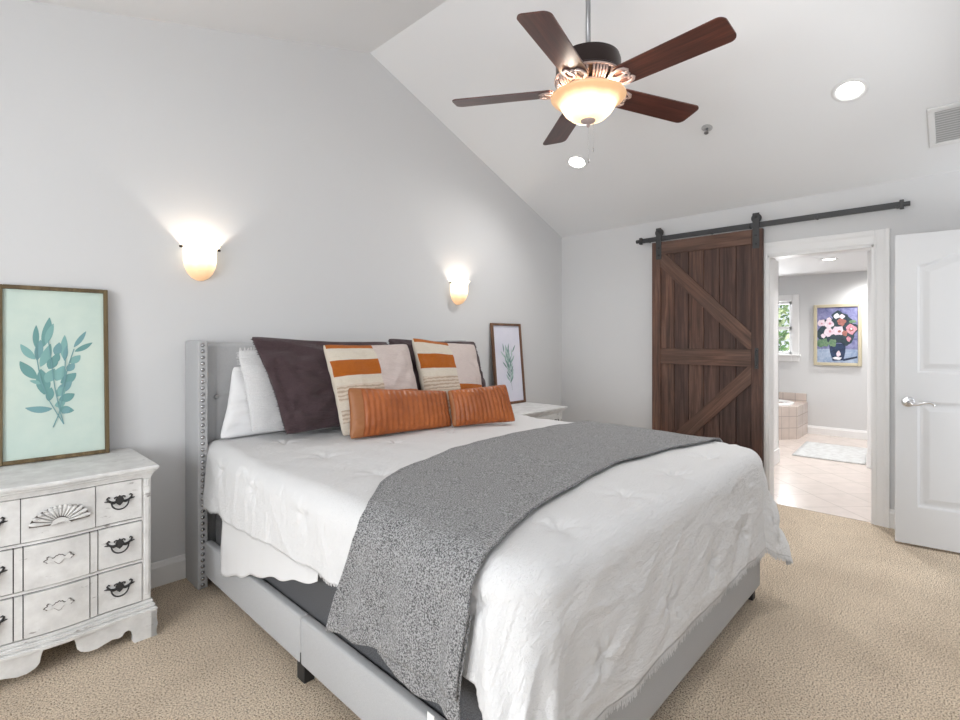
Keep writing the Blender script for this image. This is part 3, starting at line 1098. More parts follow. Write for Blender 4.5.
# rails (left rail in two upholstered lengths)
for ya, yb in ((0.795, 1.872), (1.876, 2.95)):
    boxes('side_rail', bloc([(0.945, 0.985, ya, yb, 0.066, 0.252)]), M['grey_uph'], bed, 0.010, 3, auto=40)
boxes('side_rail', bloc([(2.855, 2.895, 0.795, 2.95, 0.066, 0.252)]), M['grey_uph'], bed, 0.010, 3, auto=40)
boxes('foot_rail', bloc([(0.945, 2.895, 0.750, 0.795, 0.066, 0.252)]), M['grey_uph'], bed, 0.010, 3, auto=40)
boxes('slat_base', bloc([(0.985, 2.855, 0.795, 2.95, 0.10, 0.130)]), M['bare'], bed)
for x, y in ((0.97, 1.875), (2.87, 1.875), (0.985, 0.80), (2.855, 0.80), (1.92, 1.875), (1.92, 0.82)):
    boxes('leg', bloc([(x - 0.022, x + 0.022, y - 0.03, y + 0.03, 0.0, 0.11)]), M['black_plastic'], bed, 0.003)

bs = boxes('box_spring', [(0.992, 2.848, 0.80, 2.938, 0.131, 0.462)], M['charcoal'], None, 0.02, 3, auto=40)
tag(bs, 'charcoal grey box spring showing above the left bed rail', 'box spring')
mt = boxes('mattress', [(0.948, 2.902, 0.785, 2.936, 0.463, 0.764)], M['sheet'], None, 0.06, 4, auto=50)
tag(mt, 'white mattress under the comforter on the charcoal box spring', 'mattress')

# ---- draped covers
X0, X1, Y0, RC, RB, ZT = 0.985, 2.865, 0.80, 0.07, 0.085, 0.785


def cloth(s, t, off=0.0, folds=1.0, puff=1.0, lift=0.0):
    cx = min(max(s, X0 + RC), X1 - RC)
    cy = max(t, Y0 + RC)
    dx, dy = s - cx, t - cy
    D = math.hypot(dx, dy)
    e = D - RC
    if e > 0 and dx and dy < 0:
        c_, s_ = abs(dx / D), abs(dy / D)
        e *= (1 + 0.42 * c_ * s_) * max(c_, s_)
    rb = RB + off
    # soft unevenness of the filled comforter, shared by everything lying on it
    pf = 0.010 * nz(s * 2.1, t * 2.1, 1.3) + 0.005 * nz(s * 6, t * 6, 4.2)
    if e <= 0:
        return Vector((s, t, ZT + off + lift + pf * puff))
    nx_, ny_ = dx / D, dy / D
    ex, ey = cx + nx_ * RC, cy + ny_ * RC
    q = rb * PI / 2
    if e < q:
        a = e / rb
        o = rb * math.sin(a)
        z = ZT + off - rb * (1 - math.cos(a))
        p = Vector((ex + nx_ * o, ey + ny_ * o, z))
        return p + Vector((nx_ * math.sin(a), ny_ * math.sin(a), math.cos(a))) * (pf * puff + lift)
    d = e - q
    corner = abs(nx_ * ny_) * 2
    per = s * 0.9 - t * 1.1
    wv = math.sin(per * 21 + 2.5 * nz(per * 1.7, 0.3)) * 0.5 + 0.9 * nz(per * 5, d * 1.2, 7.7)
    o = rb + d * (0.03 + 0.25 * corner) + folds * (0.006 + 0.020 * corner) * wv * min(1, d / 0.25)
    z = ZT + off - rb - d * (1 - 0.05 * corner)
    return Vector((ex + nx_ * o, ey + ny_ * o, z)) + Vector((nx_, ny_, 0)) * (pf * puff + lift)


TUFTS = [(1.25 + 0.42 * i, 0.42 + 0.45 * j) for i in range(-2, 6) for j in range(0, 6)]


def left_over(t):     # overhang on the left, longer towards the head
    return float(np.interp(t, [0.2, 0.9, 1.45, 2.0, 2.6, 2.95], [0.37, 0.35, 0.325, 0.325, 0.36, 0.40])) + 0.012 * nz(t * 9, 2.2)


def comforter_pt(u, v):
    t = (Y0 - 0.525) + (2.995 - (Y0 - 0.525)) * v
    s0, s1 = X0 - left_over(t), X1 + 0.50 + 0.02 * nz(t * 5, 8.1)
    s = s0 + (s1 - s0) * u
    if t < Y0:
        t += 0.02 * nz(s * 4, 3.3) * (Y0 - t) / 0.5
    d = 0.0
    for tx_, ty_ in TUFTS:
        r2 = (s - tx_) ** 2 + (t - ty_) ** 2
        if r2 < 0.04:
            th = math.atan2(t - ty_, s - tx_)
            r_ = math.sqrt(r2)
            d -= 0.018 * math.exp(-r2 / 0.0008) + 0.008 * math.exp(-r2 / 0.010) * (0.5 + 0.5 * math.sin(5 * th + 9 * tx_)) * min(1, r_ / 0.02)
    # creases in the hanging part
    out = max(0, Y0 - t, X0 - s, s - X1)
    rid = abs(nz(s * 3.2 + t * 1.4, t * 6.5 - s * 2, 2.0))
    d += 0.010 * min(1, out / 0.2) * (0.25 - math.sqrt(rid)) + 0.0016 * nz(s * 10, t * 18, 1.0) * min(1, 0.3 + out / 0.2) + 0.0022 * (0.5 - abs(nz(s * 9 + 4 * nz(s * 2.5, t * 2.5), t * 52 + 6 * nz(s * 3, t * 2, 3.0), 5.0)) * 2) * min(1, 0.3 + out / 0.2)
    p = cloth(s, t, 0.0, 1.0, 1.0, d)
    k = max(0.0, min(1.0, (t - 2.3) / 0.6)); k = k * k * (3 - 2 * k)
    p.x += 0.042 * k * max(0.0, min(1.0, (1.35 - p.x) / 0.35))
    if p.y > 2.938:
        p.x = min(max(p.x, 0.966), 2.874)
    return p


bm = BM()
NU, NV = 400, 400
vs = gridmesh(bm, comforter_pt, NU, NV)
bmesh.ops.recalc_face_normals(bm, faces=bm.faces[:])
if sum(f.normal.z for f in bm.faces) < 0:
    bmesh.ops.reverse_faces(bm, faces=bm.faces[:])
hem = [vs[i][0].co.copy() for i in range(NU + 1)]
hem_in = [vs[i][3].co.copy() for i in range(NU + 1)]
hem_r = [vs[NU][j].co.copy() for j in range(NV + 1)]
hem_r_in = [vs[NU - 3][j].co.copy() for j in range(NV + 1)]
hem_l = [vs[0][j].co.copy() for j in range(NV + 1)]
hem_l_in = [vs[3][j].co.copy() for j in range(NV + 1)]
comf = obj('comforter', bm, M['comforter'], None, smooth=True, solid=0.014)
tag(comf, 'white crinkled gauze comforter draped over the bed with fringed hem', 'comforter')


def fringe(hem, inn, length, per, parent, mat, wdt=0.0035):
    bm = BM()
    rnd = random.Random(3)
    for a, b, ai in zip(hem, hem[1:], inn):
        dn = (a - ai)
        if dn.length < 1e-6:
            continue
        dn.normalize()
        for k in range(per):
            p = a.lerp(b, (k + rnd.random() * 0.6) / per)
            tg = (b - a).normalized()
            L_ = length * rnd.uniform(0.65, 1.2)
            e_ = p + dn * L_ + tg * rnd.uniform(-0.006, 0.006)
            nn = tg.cross(dn).normalized() * 0.0012
            w_ = tg * wdt / 2
            q = [bm.verts.new(x) for x in (p - w_ - nn, p + w_ - nn, e_ + w_ * 0.7, e_ - w_ * 0.7, p - w_ + nn, p + w_ + nn)]
            bm.faces.new((q[0], q[1], q[2], q[3])); bm.faces.new((q[5], q[4], q[3], q[2]))
    o = obj('fringe', bm, mat, parent)
    o['kind'] = 'stuff'
    return o


fringe(hem, hem_in, 0.026, 2, comf, M['comforter'])
fringe(hem_r, hem_r_in, 0.022, 1, comf, M['comforter'])
fringe(hem_l[100:], hem_l_in[100:], 0.008, 1, comf, M['comforter'])

# grey throw across the foot of the bed
HEAD = ([0.50, 0.64, 0.755, 0.86, 0.93, 1.0, 1.10, 1.28, 1.68, 2.20, 2.65, 2.90, 3.2], [1.515, 1.466, 1.419, 1.378, 1.40, 1.46, 1.56, 1.68, 1.80, 1.84, 1.83, 1.76, 1.70])
FOOT = ([0.60, 0.78, 0.90, 1.00, 1.15, 1.38, 2.07, 2.55, 2.90, 3.2], [0.895, 0.872, 0.868, 0.885, 0.945, 1.005, 1.10, 1.05, 0.955, 0.93])


def throw_pt(u, v, drop=0.0, off=0.018, s1=3.18, fa=0.0, fb=1.0):
    vv0 = fa + (fb - fa) * v
    s_edge = 0.573 - drop * max(0.0, min(1.0, (0.62 - vv0) / 0.30)) - 0.070 * vv0 ** 1.5
    vv = fa + (fb - fa) * v
    hemv = 0.012 * nz(vv * 6, 1.0) - 0.055 * 0
    s = (s_edge + hemv) + (s1 - s_edge) * u
    yh = float(np.interp(s, *HEAD)); yf = float(np.interp(s, *FOOT))
    t = yf + (yh - yf) * vv
    out = max(0, X0 - s)
    fold = 0.020 * min(1, out / 0.35) * (0.5 + 0.5 * math.sin(vv * 19 + 1.2 * math.sin(vv * 7)) + 0.4 * nz(vv * 9, s * 2))
    edge = 0.004 * math.exp(-(min(vv, 1 - vv) / 0.02) ** 2)
    d = fold + edge + 0.002 * nz(s * 12, t * 12, 9)
    if out > 0.05:      # swing of the hem in and out
        d += 0.010 * out / 0.4 * nz(vv * 5, 3.1)
    return cloth(s, t, off, 0.0, 1.0, d)


bm = BM()
gridmesh(bm, throw_pt, 170, 110)
bmesh.ops.recalc_face_normals(bm, faces=bm.faces[:])
if sum(f.normal.z for f in bm.faces) < 0:
    bmesh.ops.reverse_faces(bm, faces=bm.faces[:])
thr = obj('throw_blanket', bm, M['throw'], None, smooth=True, solid=0.008)
tag(thr, 'heather grey knit throw blanket laid across the foot of the bed', 'blanket')
bm = BM()
gridmesh(bm, lambda u, v: throw_pt(u, v, 0.045, 0.006, 0.80, 0.0, 0.62), 40, 70)
bmesh.ops.recalc_face_normals(bm, faces=bm.faces[:])
obj('under_fold', bm, M['throw'], thr, smooth=True, solid=-0.003)
boxes('care_tag', [(0.862, 0.864, 0.985, 1.012, 0.335, 0.365)], M['trim'], thr)

# white top sheet hanging out at the head end, over the rail
bm = BM()


def sheet(u, v):
    y = 1.70 + (2.665 - 1.70) * u
    zt_, zb_ = 0.52, float(np.interp(y, [1.70, 1.84, 2.05, 2.28, 2.50, 2.665], [0.455, 0.41, 0.352, 0.288, 0.215, 0.172])) + 0.006 * math.sin(y * 31)
    z = zb_ + (zt_ - zb_) * v
    x = 0.936 - 0.010 * (1 - v) - 0.004 * abs(math.sin(y * 23)) * (1 - v)
    if u > 0.97:
        x += 0.004
    return (x, y + 0.006 * (1 - v) * math.sin(z * 25), z)


gridmesh(bm, sheet, 60, 24)
bmesh.ops.recalc_face_normals(bm, faces=bm.faces[:])
sh = obj('bed_sheet', bm, M['sheet'], None, smooth=True, solid=0.002)
tag(sh, 'white sheet corner hanging from under the comforter over the bed rail', 'sheet')


# ------------------------------------------------------------------ pillows
def quad(c, u, v, pinch):
    """soft quadrilateral outline through the four corners TL, TR, BL, BR; sides drawn in by the stuffing."""
    tl, tr, bl, br = c
    k = 0.035 * abs(u * v) ** 8
    uu = u * (1 - pinch * (1 - v * v) * u * u - k)
    vv = v * (1 - pinch * (1 - u * u) * v * v - k)
    a, b = (1 - uu) / 2, (1 + uu) / 2
    x = ((tl[0] * a + tr[0] * b) * (1 + vv) + (bl[0] * a + br[0] * b) * (1 - vv)) / 2
    z = ((tl[1] * a + tr[1] * b) * (1 + vv) + (bl[1] * a + br[1] * b) * (1 - vv)) / 2
    return x, z


def pillow(name, label, wd, ht, th, loc, lean, yaw, mats, matfn=None, roll=0.0, n=44, pinch=0.05, wr=0.006, seed=0.0, chan=None, power=0.42, sagz=0.0, group=None, ear=0.0, corners=None):
    bm = BM()
    def prof(u, v):
        return max(0.0, (1 - abs(u) ** 2.6)) ** power * max(0.0, (1 - abs(v) ** 2.6)) ** power
    rows = {}
    for side in (-1, 1):
        for i in range(n + 1):
            for j in range(n + 1):
                # denser towards the edges
                u = math.sin((2 * i / n - 1) * PI / 2); v = math.sin((2 * j / n - 1) * PI / 2)
                edge = i in (0, n) or j in (0, n)
                if edge and side == 1:
                    rows[(side, i, j)] = rows[(-1, i, j)]
                    continue
                px_ = wd / 2 * u * (1 - pinch * (1 - v * v) * u * u + ear * abs(u * v) ** 6)
                pz_ = ht / 2 * v * (1 - pinch * (1 - u * u) * v * v + ear * abs(u * v) ** 6)
                if corners:
                    px_, pz_ = quad(corners, u, v, pinch)
                T_ = th / 2 * prof(u, v)
                k = wr * (nz(u * 3 + seed, v * 3, side) + 0.6 * nz(u * 8 + seed, v * 5, side * 2) * (0.4 + abs(u)))
                # creases running in from the seams
                k += wr * 0.9 * max(0, abs(u) - 0.45) * math.sin(v * 17 + 3 * nz(v * 2, seed))
                k += wr * 1.1 * (0.30 - math.sqrt(abs(nz(u * 2.2 + v * 1.3 + seed, v * 3.4 - u, seed))))
                T_ += k * min(1, prof(u, v) * 1.6) if not edge else 0
                if chan and side == -1:
                    T_ += chan(u, v)
                if sagz and v < 0:
                    T_ *= 1 + sagz * (-v)
                rows[(side, i, j)] = bm.verts.new((px_, side * max(T_, 0.0), pz_ + (0 if corners else ht / 2)))
        for i in range(n):
            for j in range(n):
                q = [rows[(side, i, j)], rows[(side, i + 1, j)], rows[(side, i + 1, j + 1)], rows[(side, i, j + 1)]]
                if side == 1:
                    q = q[::-1]
                try:
                    f = bm.faces.new(q)
                except ValueError:
                    continue
                if matfn:
                    u = math.sin((2 * (i + 0.5) / n - 1) * PI / 2); v = math.sin((2 * (j + 0.5) / n - 1) * PI / 2)
                    f.material_index = matfn(u, v, side)
    o = obj(name, bm, mats, None, smooth=True)
    o.location = loc
    o.rotation_euler = (Matrix.Rotation(yaw, 4, 'Z') @ Matrix.Rotation(-lean, 4, 'X') @ Matrix.Rotation(roll, 4, 'Y')).to_euler()
    return tag(o, label, 'pillow', group)


def pillow_fringe(p, wd, ht, mat, length, pinch, sides='lrt', ear=0.0, step=0.012, wdt=0.006, corners=None):
    bm = BM()
    rnd = random.Random(11)
    def pt(u, v):
        if corners:
            q = quad(corners, u, v, pinch)
            return Vector((q[0], 0, q[1]))
        return Vector((wd / 2 * u * (1 - pinch * (1 - v * v) * u * u + ear * abs(u * v) ** 6), 0, ht / 2 * v * (1 - pinch * (1 - u * u) * v * v + ear * abs(u * v) ** 6) + ht / 2))
    runs = []
    if 'l' in sides: runs.append(([(-1, -1 + 2 * k / 80) for k in range(81)], Vector((-1, 0, 0)), ht))
    if 'r' in sides: runs.append(([(1, -1 + 2 * k / 80) for k in range(81)], Vector((1, 0, 0)), ht))
    if 't' in sides: runs.append(([(-1 + 2 * k / 80, 1) for k in range(81)], Vector((0, 0, 1)), wd))
    for pts, d, ln in runs:
        N = int(ln / step)
        for k in range(N):
            f = k / N * 80
            i = int(f)
            a, b = pt(*pts[i]), pt(*pts[min(i + 1, 80)])
            p_ = a.lerp(b, f - i)
            tg = (b - a).normalized() if (b - a).length > 0 else Vector((0, 0, 1))
            L_ = length * rnd.uniform(0.5, 1.25)
            e_ = p_ + d * L_ + tg * rnd.uniform(-0.006, 0.006) + Vector((0, rnd.uniform(-0.004, 0.004), 0))
            s_ = p_ - d * 0.006
            tube(bm, [s_, e_], [wdt / 2, wdt / 3], 4)
    o = obj('fringe', bm, mat, p)
    o['kind'] = 'stuff'
    return o


ZP = 0.795
pillow('pillow', 'plain white pillow closest to the left headboard wing, behind the fringed sham', 0.86, 0.42, 0.12, (1.46, 2.925, ZP - 0.018), R(7), 0, M['pillowcase'], seed=1.0, wr=0.012, pinch=0.04, corners=((-0.365, 0.415), (0.42, 0.42), (-0.455, 0.015), (0.43, 0.0)))
cs = ((-0.408, 0.496), (0.41, 0.488), (-0.358, 0.022), (0.38, 0.0))
p = pillow('pillow', 'white ribbed fringed sham pillow directly behind the left dark plum pillow', 0.80, 0.49, 0.10, (1.50, 2.815, ZP), R(10), 0, M['sham'], seed=3.0, wr=0.008, pinch=0.03, corners=cs)
pillow_fringe(p, 0.80, 0.49, M['sham'], 0.016, 0.03, 'lt', step=0.010, corners=cs)
cs = ((-0.492, 0.586), (0.41, 0.550), (-0.343, 0.012), (0.35, -0.002))
p = pillow('pillow', 'dark plum linen pillow with frayed edge in front of the white sham', 0.80, 0.55, 0.125, (1.62, 2.680, ZP), R(14), R(-3), M['plum'], seed=4.0, wr=0.028, pinch=0.07, corners=cs)
pillow_fringe(p, 0.80, 0.55, M['plum_edge'], 0.008, 0.07, 'lr', step=0.013, wdt=0.007, corners=cs)
cs = ((-0.39, 0.575), (0.400, 0.550), (-0.34, 0.0), (0.475, -0.002))
p = pillow('pillow', 'dark plum linen pillow mostly hidden behind the farther rust patchwork cushion', 0.78, 0.53, 0.12, (2.43, 2.660, ZP), R(14), R(-5), M['plum'], seed=5.0, wr=0.022, pinch=0.06, corners=cs)
pillow_fringe(p, 0.78, 0.53, M['plum_edge'], 0.008, 0.06, 'lr', step=0.013, wdt=0.007, corners=cs)


def patch(u, v, side):
    # 0 cream 1 rust 2 tan 3 blush
    if side == 1:
        return 0
    q = v
    if u < 0.04:
        if u < -0.975: return 0
        if q > 0.88: return 1
        if q > 0.60: return 0
        if q > 0.22: return 1
        if q > 0.05: return 0
        if q > -0.30: return 2
        if q > -0.45: return 0
        if q > -0.74: return 2
        return 0
    if v > -0.13: return 3
    if v > -0.50: return 1
    return 0


PM = [M['cream'], M['rust'], M['tan'], M['pink']]
pillow('cushion', 'rust, cream and blush patchwork cushion behind the left leather pillow', 0.58, 0.54, 0.14, (1.735, 2.52, ZP - 0.005), R(17), R(-8), PM, patch, seed=6.0, n=64, wr=0.010, pinch=0.05, corners=((-0.258, 0.548), (0.322, 0.548), (-0.200, -0.008), (0.375, 0.0)))['category'] = 'cushion'
pillow('cushion', 'rust, cream and blush patchwork cushion behind the right leather pillow', 0.53, 0.54, 0.14, (2.335, 2.46, ZP - 0.005), R(17), R(-11), PM, patch, seed=7.5, n=64, wr=0.010, pinch=0.06, corners=((-0.240, 0.592), (0.274, 0.540), (-0.215, 0.0), (0.29, 0.0)))['category'] = 'cushion'


def lum(n_panel, u_start):
    def ch(u, v):
        if u < u_start or u > 0.97:
            return 0.0
        k = (u - u_start) / (0.97 - u_start) * n_panel
        return 0.013 * (abs(math.sin(PI * k)) ** 0.55 - 0.7) * max(0, 1 - abs(v) ** 6) ** 0.5
    return ch


def lmat(u0):
    return lambda u, v, s: 1 if (u < u0 and s == -1) else 0


pillow('lumbar_pillow', 'cognac channel-stitched leather lumbar pillow with plain left end panel, nearest the left bed edge', 0.66, 0.26, 0.12, (1.805, 2.375, ZP), R(13), R(-8), [M['leather'], M['leather_panel']], lmat(-0.80), seed=8.0, n=120, wr=0.003, pinch=0.04, chan=lum(17, -0.78), corners=((-0.290, 0.285), (0.375, 0.225), (-0.305, -0.004), (0.385, -0.004)))['category'] = 'cushion'
pillow('lumbar_pillow', 'cognac channel-stitched leather lumbar pillow on the right, tucked beside its twin', 0.48, 0.25, 0.12, (2.335, 2.225, ZP), R(13), R(-17), [M['leather'], M['leather_panel']], lmat(-0.93), seed=9.0, n=120, wr=0.003, pinch=0.04, chan=lum(14, -0.92), corners=((-0.205, 0.232), (0.232, 0.252), (-0.195, 0.0), (0.275, -0.003)))['category'] = 'cushion'

# ------------------------------------------------------------------ nightstands
NSH = 0.775


def front_y(x):
    """serpentine front: bowed middle, flat ends."""
    a = abs(x)
    return -0.015 * (0.5 + 0.5 * math.cos(PI * min(1, a / 0.20)))


def bent(bm, x0, x1, z0, z1, y0, y1, n=10, bev=0.0, mat=0):
    """a slab following the serpentine front between x0..x1; y relative to the front plane."""
    pts = []
    fr = [(x0 + (x1 - x0) * k / n) for k in range(n + 1)]
    lo = [[bm.verts.new((x, front_y(x) + y0, z)) for x in fr] for z in (z0, z1)]
    hi = [[bm.verts.new((x, front_y(x) + y1, z)) for x in fr] for z in (z0, z1)]
    fs = []
    for k in range(n):
        fs.append(bm.faces.new((lo[0][k], lo[0][k + 1], lo[1][k + 1], lo[1][k])))
        fs.append(bm.faces.new((hi[0][k + 1], hi[0][k], hi[1][k], hi[1][k + 1])))
        fs.append(bm.faces.new((lo[1][k], lo[1][k + 1], hi[1][k + 1], hi[1][k])))
        fs.append(bm.faces.new((hi[0][k], hi[0][k + 1], lo[0][k + 1], lo[0][k])))
    fs.append(bm.faces.new((lo[0][0], lo[1][0], hi[1][0], hi[0][0])))
    fs.append(bm.faces.new((lo[0][n], hi[0][n], hi[1][n], lo[1][n])))
    for f in fs:
        f.material_index = mat
    if bev:
        es = [e for f in fs for e in f.edges if e.is_valid]
        sharp = list({e for e in es if e.calc_face_angle(0) > 0.8})
        bmesh.ops.bevel(bm, geom=sharp, offset=bev, segments=2, affect='EDGES', clamp_overlap=True)


def handle_plate_pts(sx=1.0, sz=1.0):
    half = [(0, 0.021), (0.006, 0.016), (0.012, 0.017), (0.017, 0.010), (0.024, 0.008), (0.030, 0.016), (0.036, 0.020), (0.043, 0.016), (0.041, 0.009), (0.050, 0.006), (0.054, 0.002), (0.047, -0.002), (0.042, -0.008), (0.033, -0.008), (0.027, -0.003), (0.018, -0.005), (0.012, -0.012), (0.006, -0.018), (0, -0.022)]
    return [(x * sx, z * sz) for x, z in half] + [(-x * sx, z * sz) for x, z in half[-2:0:-1]]


def make_nightstand(label):
    ns = empty('nightstand', (0.303, 2.662, 0), label=label, cat='nightstand')
    P, PW = M['paint'], M['paint_worn']
    D = 0.488     # depth behind the front plane
    bm = BM()
    box(bm, -0.318, 0.318, 0.018, D, 0.12, 0.735, 0.003)
    # corner pilasters and dividing rails of the front
    for s in (-1, 1):
        xs_ = sorted((s * 0.290, s * 0.325))
        box(bm, xs_[0], xs_[1], -0.004, 0.05, 0.165, 0.735, 0.006, 2)
        xs_ = sorted((s * 0.298, s * 0.317))
        box(bm, xs_[0], xs_[1], -0.009, 0.0, 0.19, 0.66, 0.003, 1)
        box(bm, xs_[0], xs_[1], -0.011, 0.0, 0.675, 0.715, 0.004, 1)
    obj('carcass', bm, P, ns)
    bm = BM()
    bent(bm, -0.292, 0.292, 0.168, 0.722, 0.004, 0.018, 16)
    obj('drawer_gap', bm, M['grout_dark'], ns)
    bm = BM()
    for zq in (0.532, 0.344):
        bent(bm, -0.291, 0.291, zq, zq + 0.010, -0.004, 0.012, 16, 0.002)
    obj('drawer_rail', bm, P, ns)
    # top: slab with an ogee edge following the front
    bm = BM()
    def top_layer(hw, y_f, z0_, z1_, bev):
        n = 24
        fr = [(-hw + 2 * hw * k / n) for k in range(n + 1)]
        poly = [(x, front_y(x) * 0.75 + y_f) for x in fr] + [(hw, D), (-hw, D)]
        fs = prism(bm, poly, z1_ - z0_, 'z', z0_)
        es = list({e for f in fs for e in f.edges if e.calc_face_angle(0) > 0.9})
        if bev:
            bmesh.ops.bevel(bm, geom=es, offset=bev, segments=3, affect='EDGES', clamp_overlap=True)
    top_layer(0.349, -0.048, 0.757, NSH, 0.005)
    top_layer(0.341, -0.036, 0.746, 0.757, 0.003)
    top_layer(0.333, -0.022, 0.733, 0.746, 0.004)
    top_layer(0.327, -0.010, 0.720, 0.733, 0.002)
    obj('top', bm, P, ns)
    # base moulding and bracket feet
    bm = BM()
    def base_layer(hw, y_f, z0_, z1_, bev):
        n = 24
        fr = [(-hw + 2 * hw * k / n) for k in range(n + 1)]
        poly = [(x, front_y(x) * 1.1 + y_f) for x in fr] + [(hw, D), (-hw, D)]
        fs = prism(bm, poly, z1_ - z0_, 'z', z0_)
        es = list({e for f in fs for e in f.edges if e.calc_face_angle(0) > 0.9})
        bmesh.ops.bevel(bm, geom=es, offset=bev, segments=2, affect='EDGES', clamp_overlap=True)
    base_layer(0.331, -0.012, 0.150, 0.165, 0.004)
    base_layer(0.338, -0.022, 0.132, 0.150, 0.006)
    base_layer(0.345, -0.030, 0.112, 0.132, 0.005)
    obj('base_moulding', bm, P, ns)
    prof = [(0.345, 0.113), (0.341, 0.085), (0.347, 0.055), (0.340, 0.025), (0.345, 0.0), (0.258, 0.0), (0.250, 0.012), (0.252, 0.032), (0.248, 0.054), (0.236, 0.066), (0.222, 0.064), (0.212, 0.048), (0.196, 0.046), (0.180, 0.050), (0.155, 0.044), (0.125, 0.034), (0.095, 0.035), (0.070, 0.046), (0.058, 0.062), (0.055, 0.085), (0.046, 0.113)]
    for s in (-1, 1):
        bm = BM()
        prism(bm, [(s * x, z) for x, z in prof], 0.022, 'y', -0.024)
        sd = [(-0.024, 0.113), (-0.024, 0.0), (0.05, 0.0), (0.058, 0.05), (0.08, 0.062), (0.13, 0.05), (0.16, 0.07), (0.17, 0.113)]
        prism(bm, sd, 0.02 * s, 'x', s * 0.322)
        obj('bracket_foot', bm, P, ns)
        bm = BM(); box(bm, min(s * 0.25, s * 0.335), max(s * 0.25, s * 0.335), D - 0.03, D, 0, 0.113); obj('back_foot', bm, P, ns)
    # drawers
    spans = [(0.547, 0.717), (0.359, 0.5275), (0.171, 0.3395)]
    for di, (za, zb) in enumerate(spans):
        bm = BM()
        cw = 0.118
        if di == 0:
            bent(bm, -0.113, 0.119, za, zb, -0.012, 0.012, 14, 0.003)
            bent(bm, 0.122, 0.288, za, zb, -0.009, 0.012, 8, 0.004)
            bent(bm, -0.288, -0.116, za, zb, -0.009, 0.012, 8, 0.004)
        else:
            bent(bm, -0.105, 0.099, za, zb, -0.013, 0.012, 14, 0.004)
            bent(bm, 0.103, 0.127, za, zb, -0.010, 0.012, 3, 0.003)
            bent(bm, -0.133, -0.109, za, zb, -0.010, 0.012, 3, 0.003)
            bent(bm, 0.131, 0.288, za, zb, -0.009, 0.012, 8, 0.004)
            bent(bm, -0.288, -0.137, za, zb, -0.009, 0.012, 8, 0.004)
        dr = obj('drawer', bm, P, ns)
        zc = (za + zb) / 2 + 0.004
        for s in (-1, 1):
            hx = s * 0.206
            bm = BM()
            sh_ = [(0, 0.027), (0.005, 0.021), (0.010, 0.017), (0.015, 0.008), (0.015, 0.0), (0.010, -0.010), (0, -0.019)]
            prism(bm, sh_ + [(-x, z) for x, z in sh_[-2:0:-1]], 0.004, 'y', -0.004)
            for q in (-1, 1):
                tube(bm, [(q * x, -0.003, z) for x, z in ((0.010, 0.002), (0.021, -0.001), (0.033, 0.002), (0.042, 0.010), (0.045, 0.019), (0.040, 0.024), (0.035, 0.020))], [0.004, 0.0042, 0.0048, 0.0042, 0.0038, 0.0034, 0.003], 6)
                tube(bm, [(q * x, -0.003, z) for x, z in ((0.036, 0.004), (0.046, 0.006), (0.055, 0.007))], [0.004, 0.0036, 0.0015], 6)
                tube(bm, [(q * x, -0.003, z) for x, z in ((0.006, 0.018), (0.013, 0.021), (0.019, 0.018), (0.019, 0.013))], [0.0035, 0.003, 0.0028, 0.0025], 6)
                tube(bm, [(q * x, -0.003, z) for x, z in ((0.012, -0.004), (0.022, -0.007), (0.031, -0.003))], [0.003, 0.003, 0.003], 6)
            bail = [(0.031 * math.cos(a), -0.010 - 0.006 * math.sin(PI * k / 12), -0.002 + 0.030 * math.sin(a)) for k, a in ((k, PI + PI * k / 12) for k in range(13))]
            tube(bm, bail, 0.0032, 6)
            for q in (-0.031, 0.031):
                tube(bm, [(q, -0.003, -0.001), (q, -0.012, -0.001)], 0.004, 8)
            obj('bail_pull', bm, M['iron_light'], dr, loc=(hx, front_y(hx) - 0.009, zc))
        if di > 0:
            bm = BM()
            prism(bm, handle_plate_pts(0.92, 0.95), 0.002, 'y', -0.002, mat=1)
            prism(bm, handle_plate_pts(0.84, 0.82), 0.003, 'y', -0.0042, mat=0)
            obj('carved_plaque', bm, [P, M['bare']], dr, loc=(0.0, front_y(0) - 0.013, zc + 0.008))
        else:
            # scallop shell
            bm = BM()
            N = 13
            half = [(0.098 * math.cos(a), 0.070 * math.sin(a)) for a in (PI * k / 24 for k in range(25))]
            prism(bm, [(x * 0.97, z * 0.95) for x, z in half] + [(-0.03, -0.006), (0.03, -0.006)], 0.003, 'y', -0.003, mat=1)
            for k in range(N):
                a = PI * (k + 0.5) / N
                ca, sa = math.cos(a), math.sin(a)
                L0, L1 = 0.026, (0.098 * 0.070) / math.hypot(0.070 * ca, 0.098 * sa)
                prev = None
                for q in range(9):
                    t = q / 8
                    r_ = L0 + (L1 - L0) * t
                    wd_ = (0.0024 + 0.0078 * t) * (1 if q < 7 else (0.85 if q == 7 else 0.3))
                    hh = 0.006 + 0.006 * math.sin(PI * min(1, t * 1.05))
                    ring = []
                    for m_ in range(7):
                        b_ = PI * m_ / 6
                        off = wd_ * math.cos(b_)
                        ring.append(bm.verts.new((r_ * ca - off * sa, -0.002 - hh * math.sin(b_), r_ * sa + off * ca)))
                    if prev:
                        for m_ in range(6):
                            bm.faces.new((prev[m_], prev[m_ + 1], ring[m_ + 1], ring[m_]))
                    prev = ring
            prism(bm, [(0.027 * math.cos(PI * k / 12), 0.020 * math.sin(PI * k / 12)) for k in range(13)] + [(-0.034, -0.006), (0.034, -0.006)], 0.007, 'y', -0.008)
            bmesh.ops.recalc_face_normals(bm, faces=bm.faces[:])
            obj('shell_carving', bm, [PW, M['bare']], dr, smooth=False, loc=(0.004, front_y(0) - 0.012, za + 0.055))
    return ns


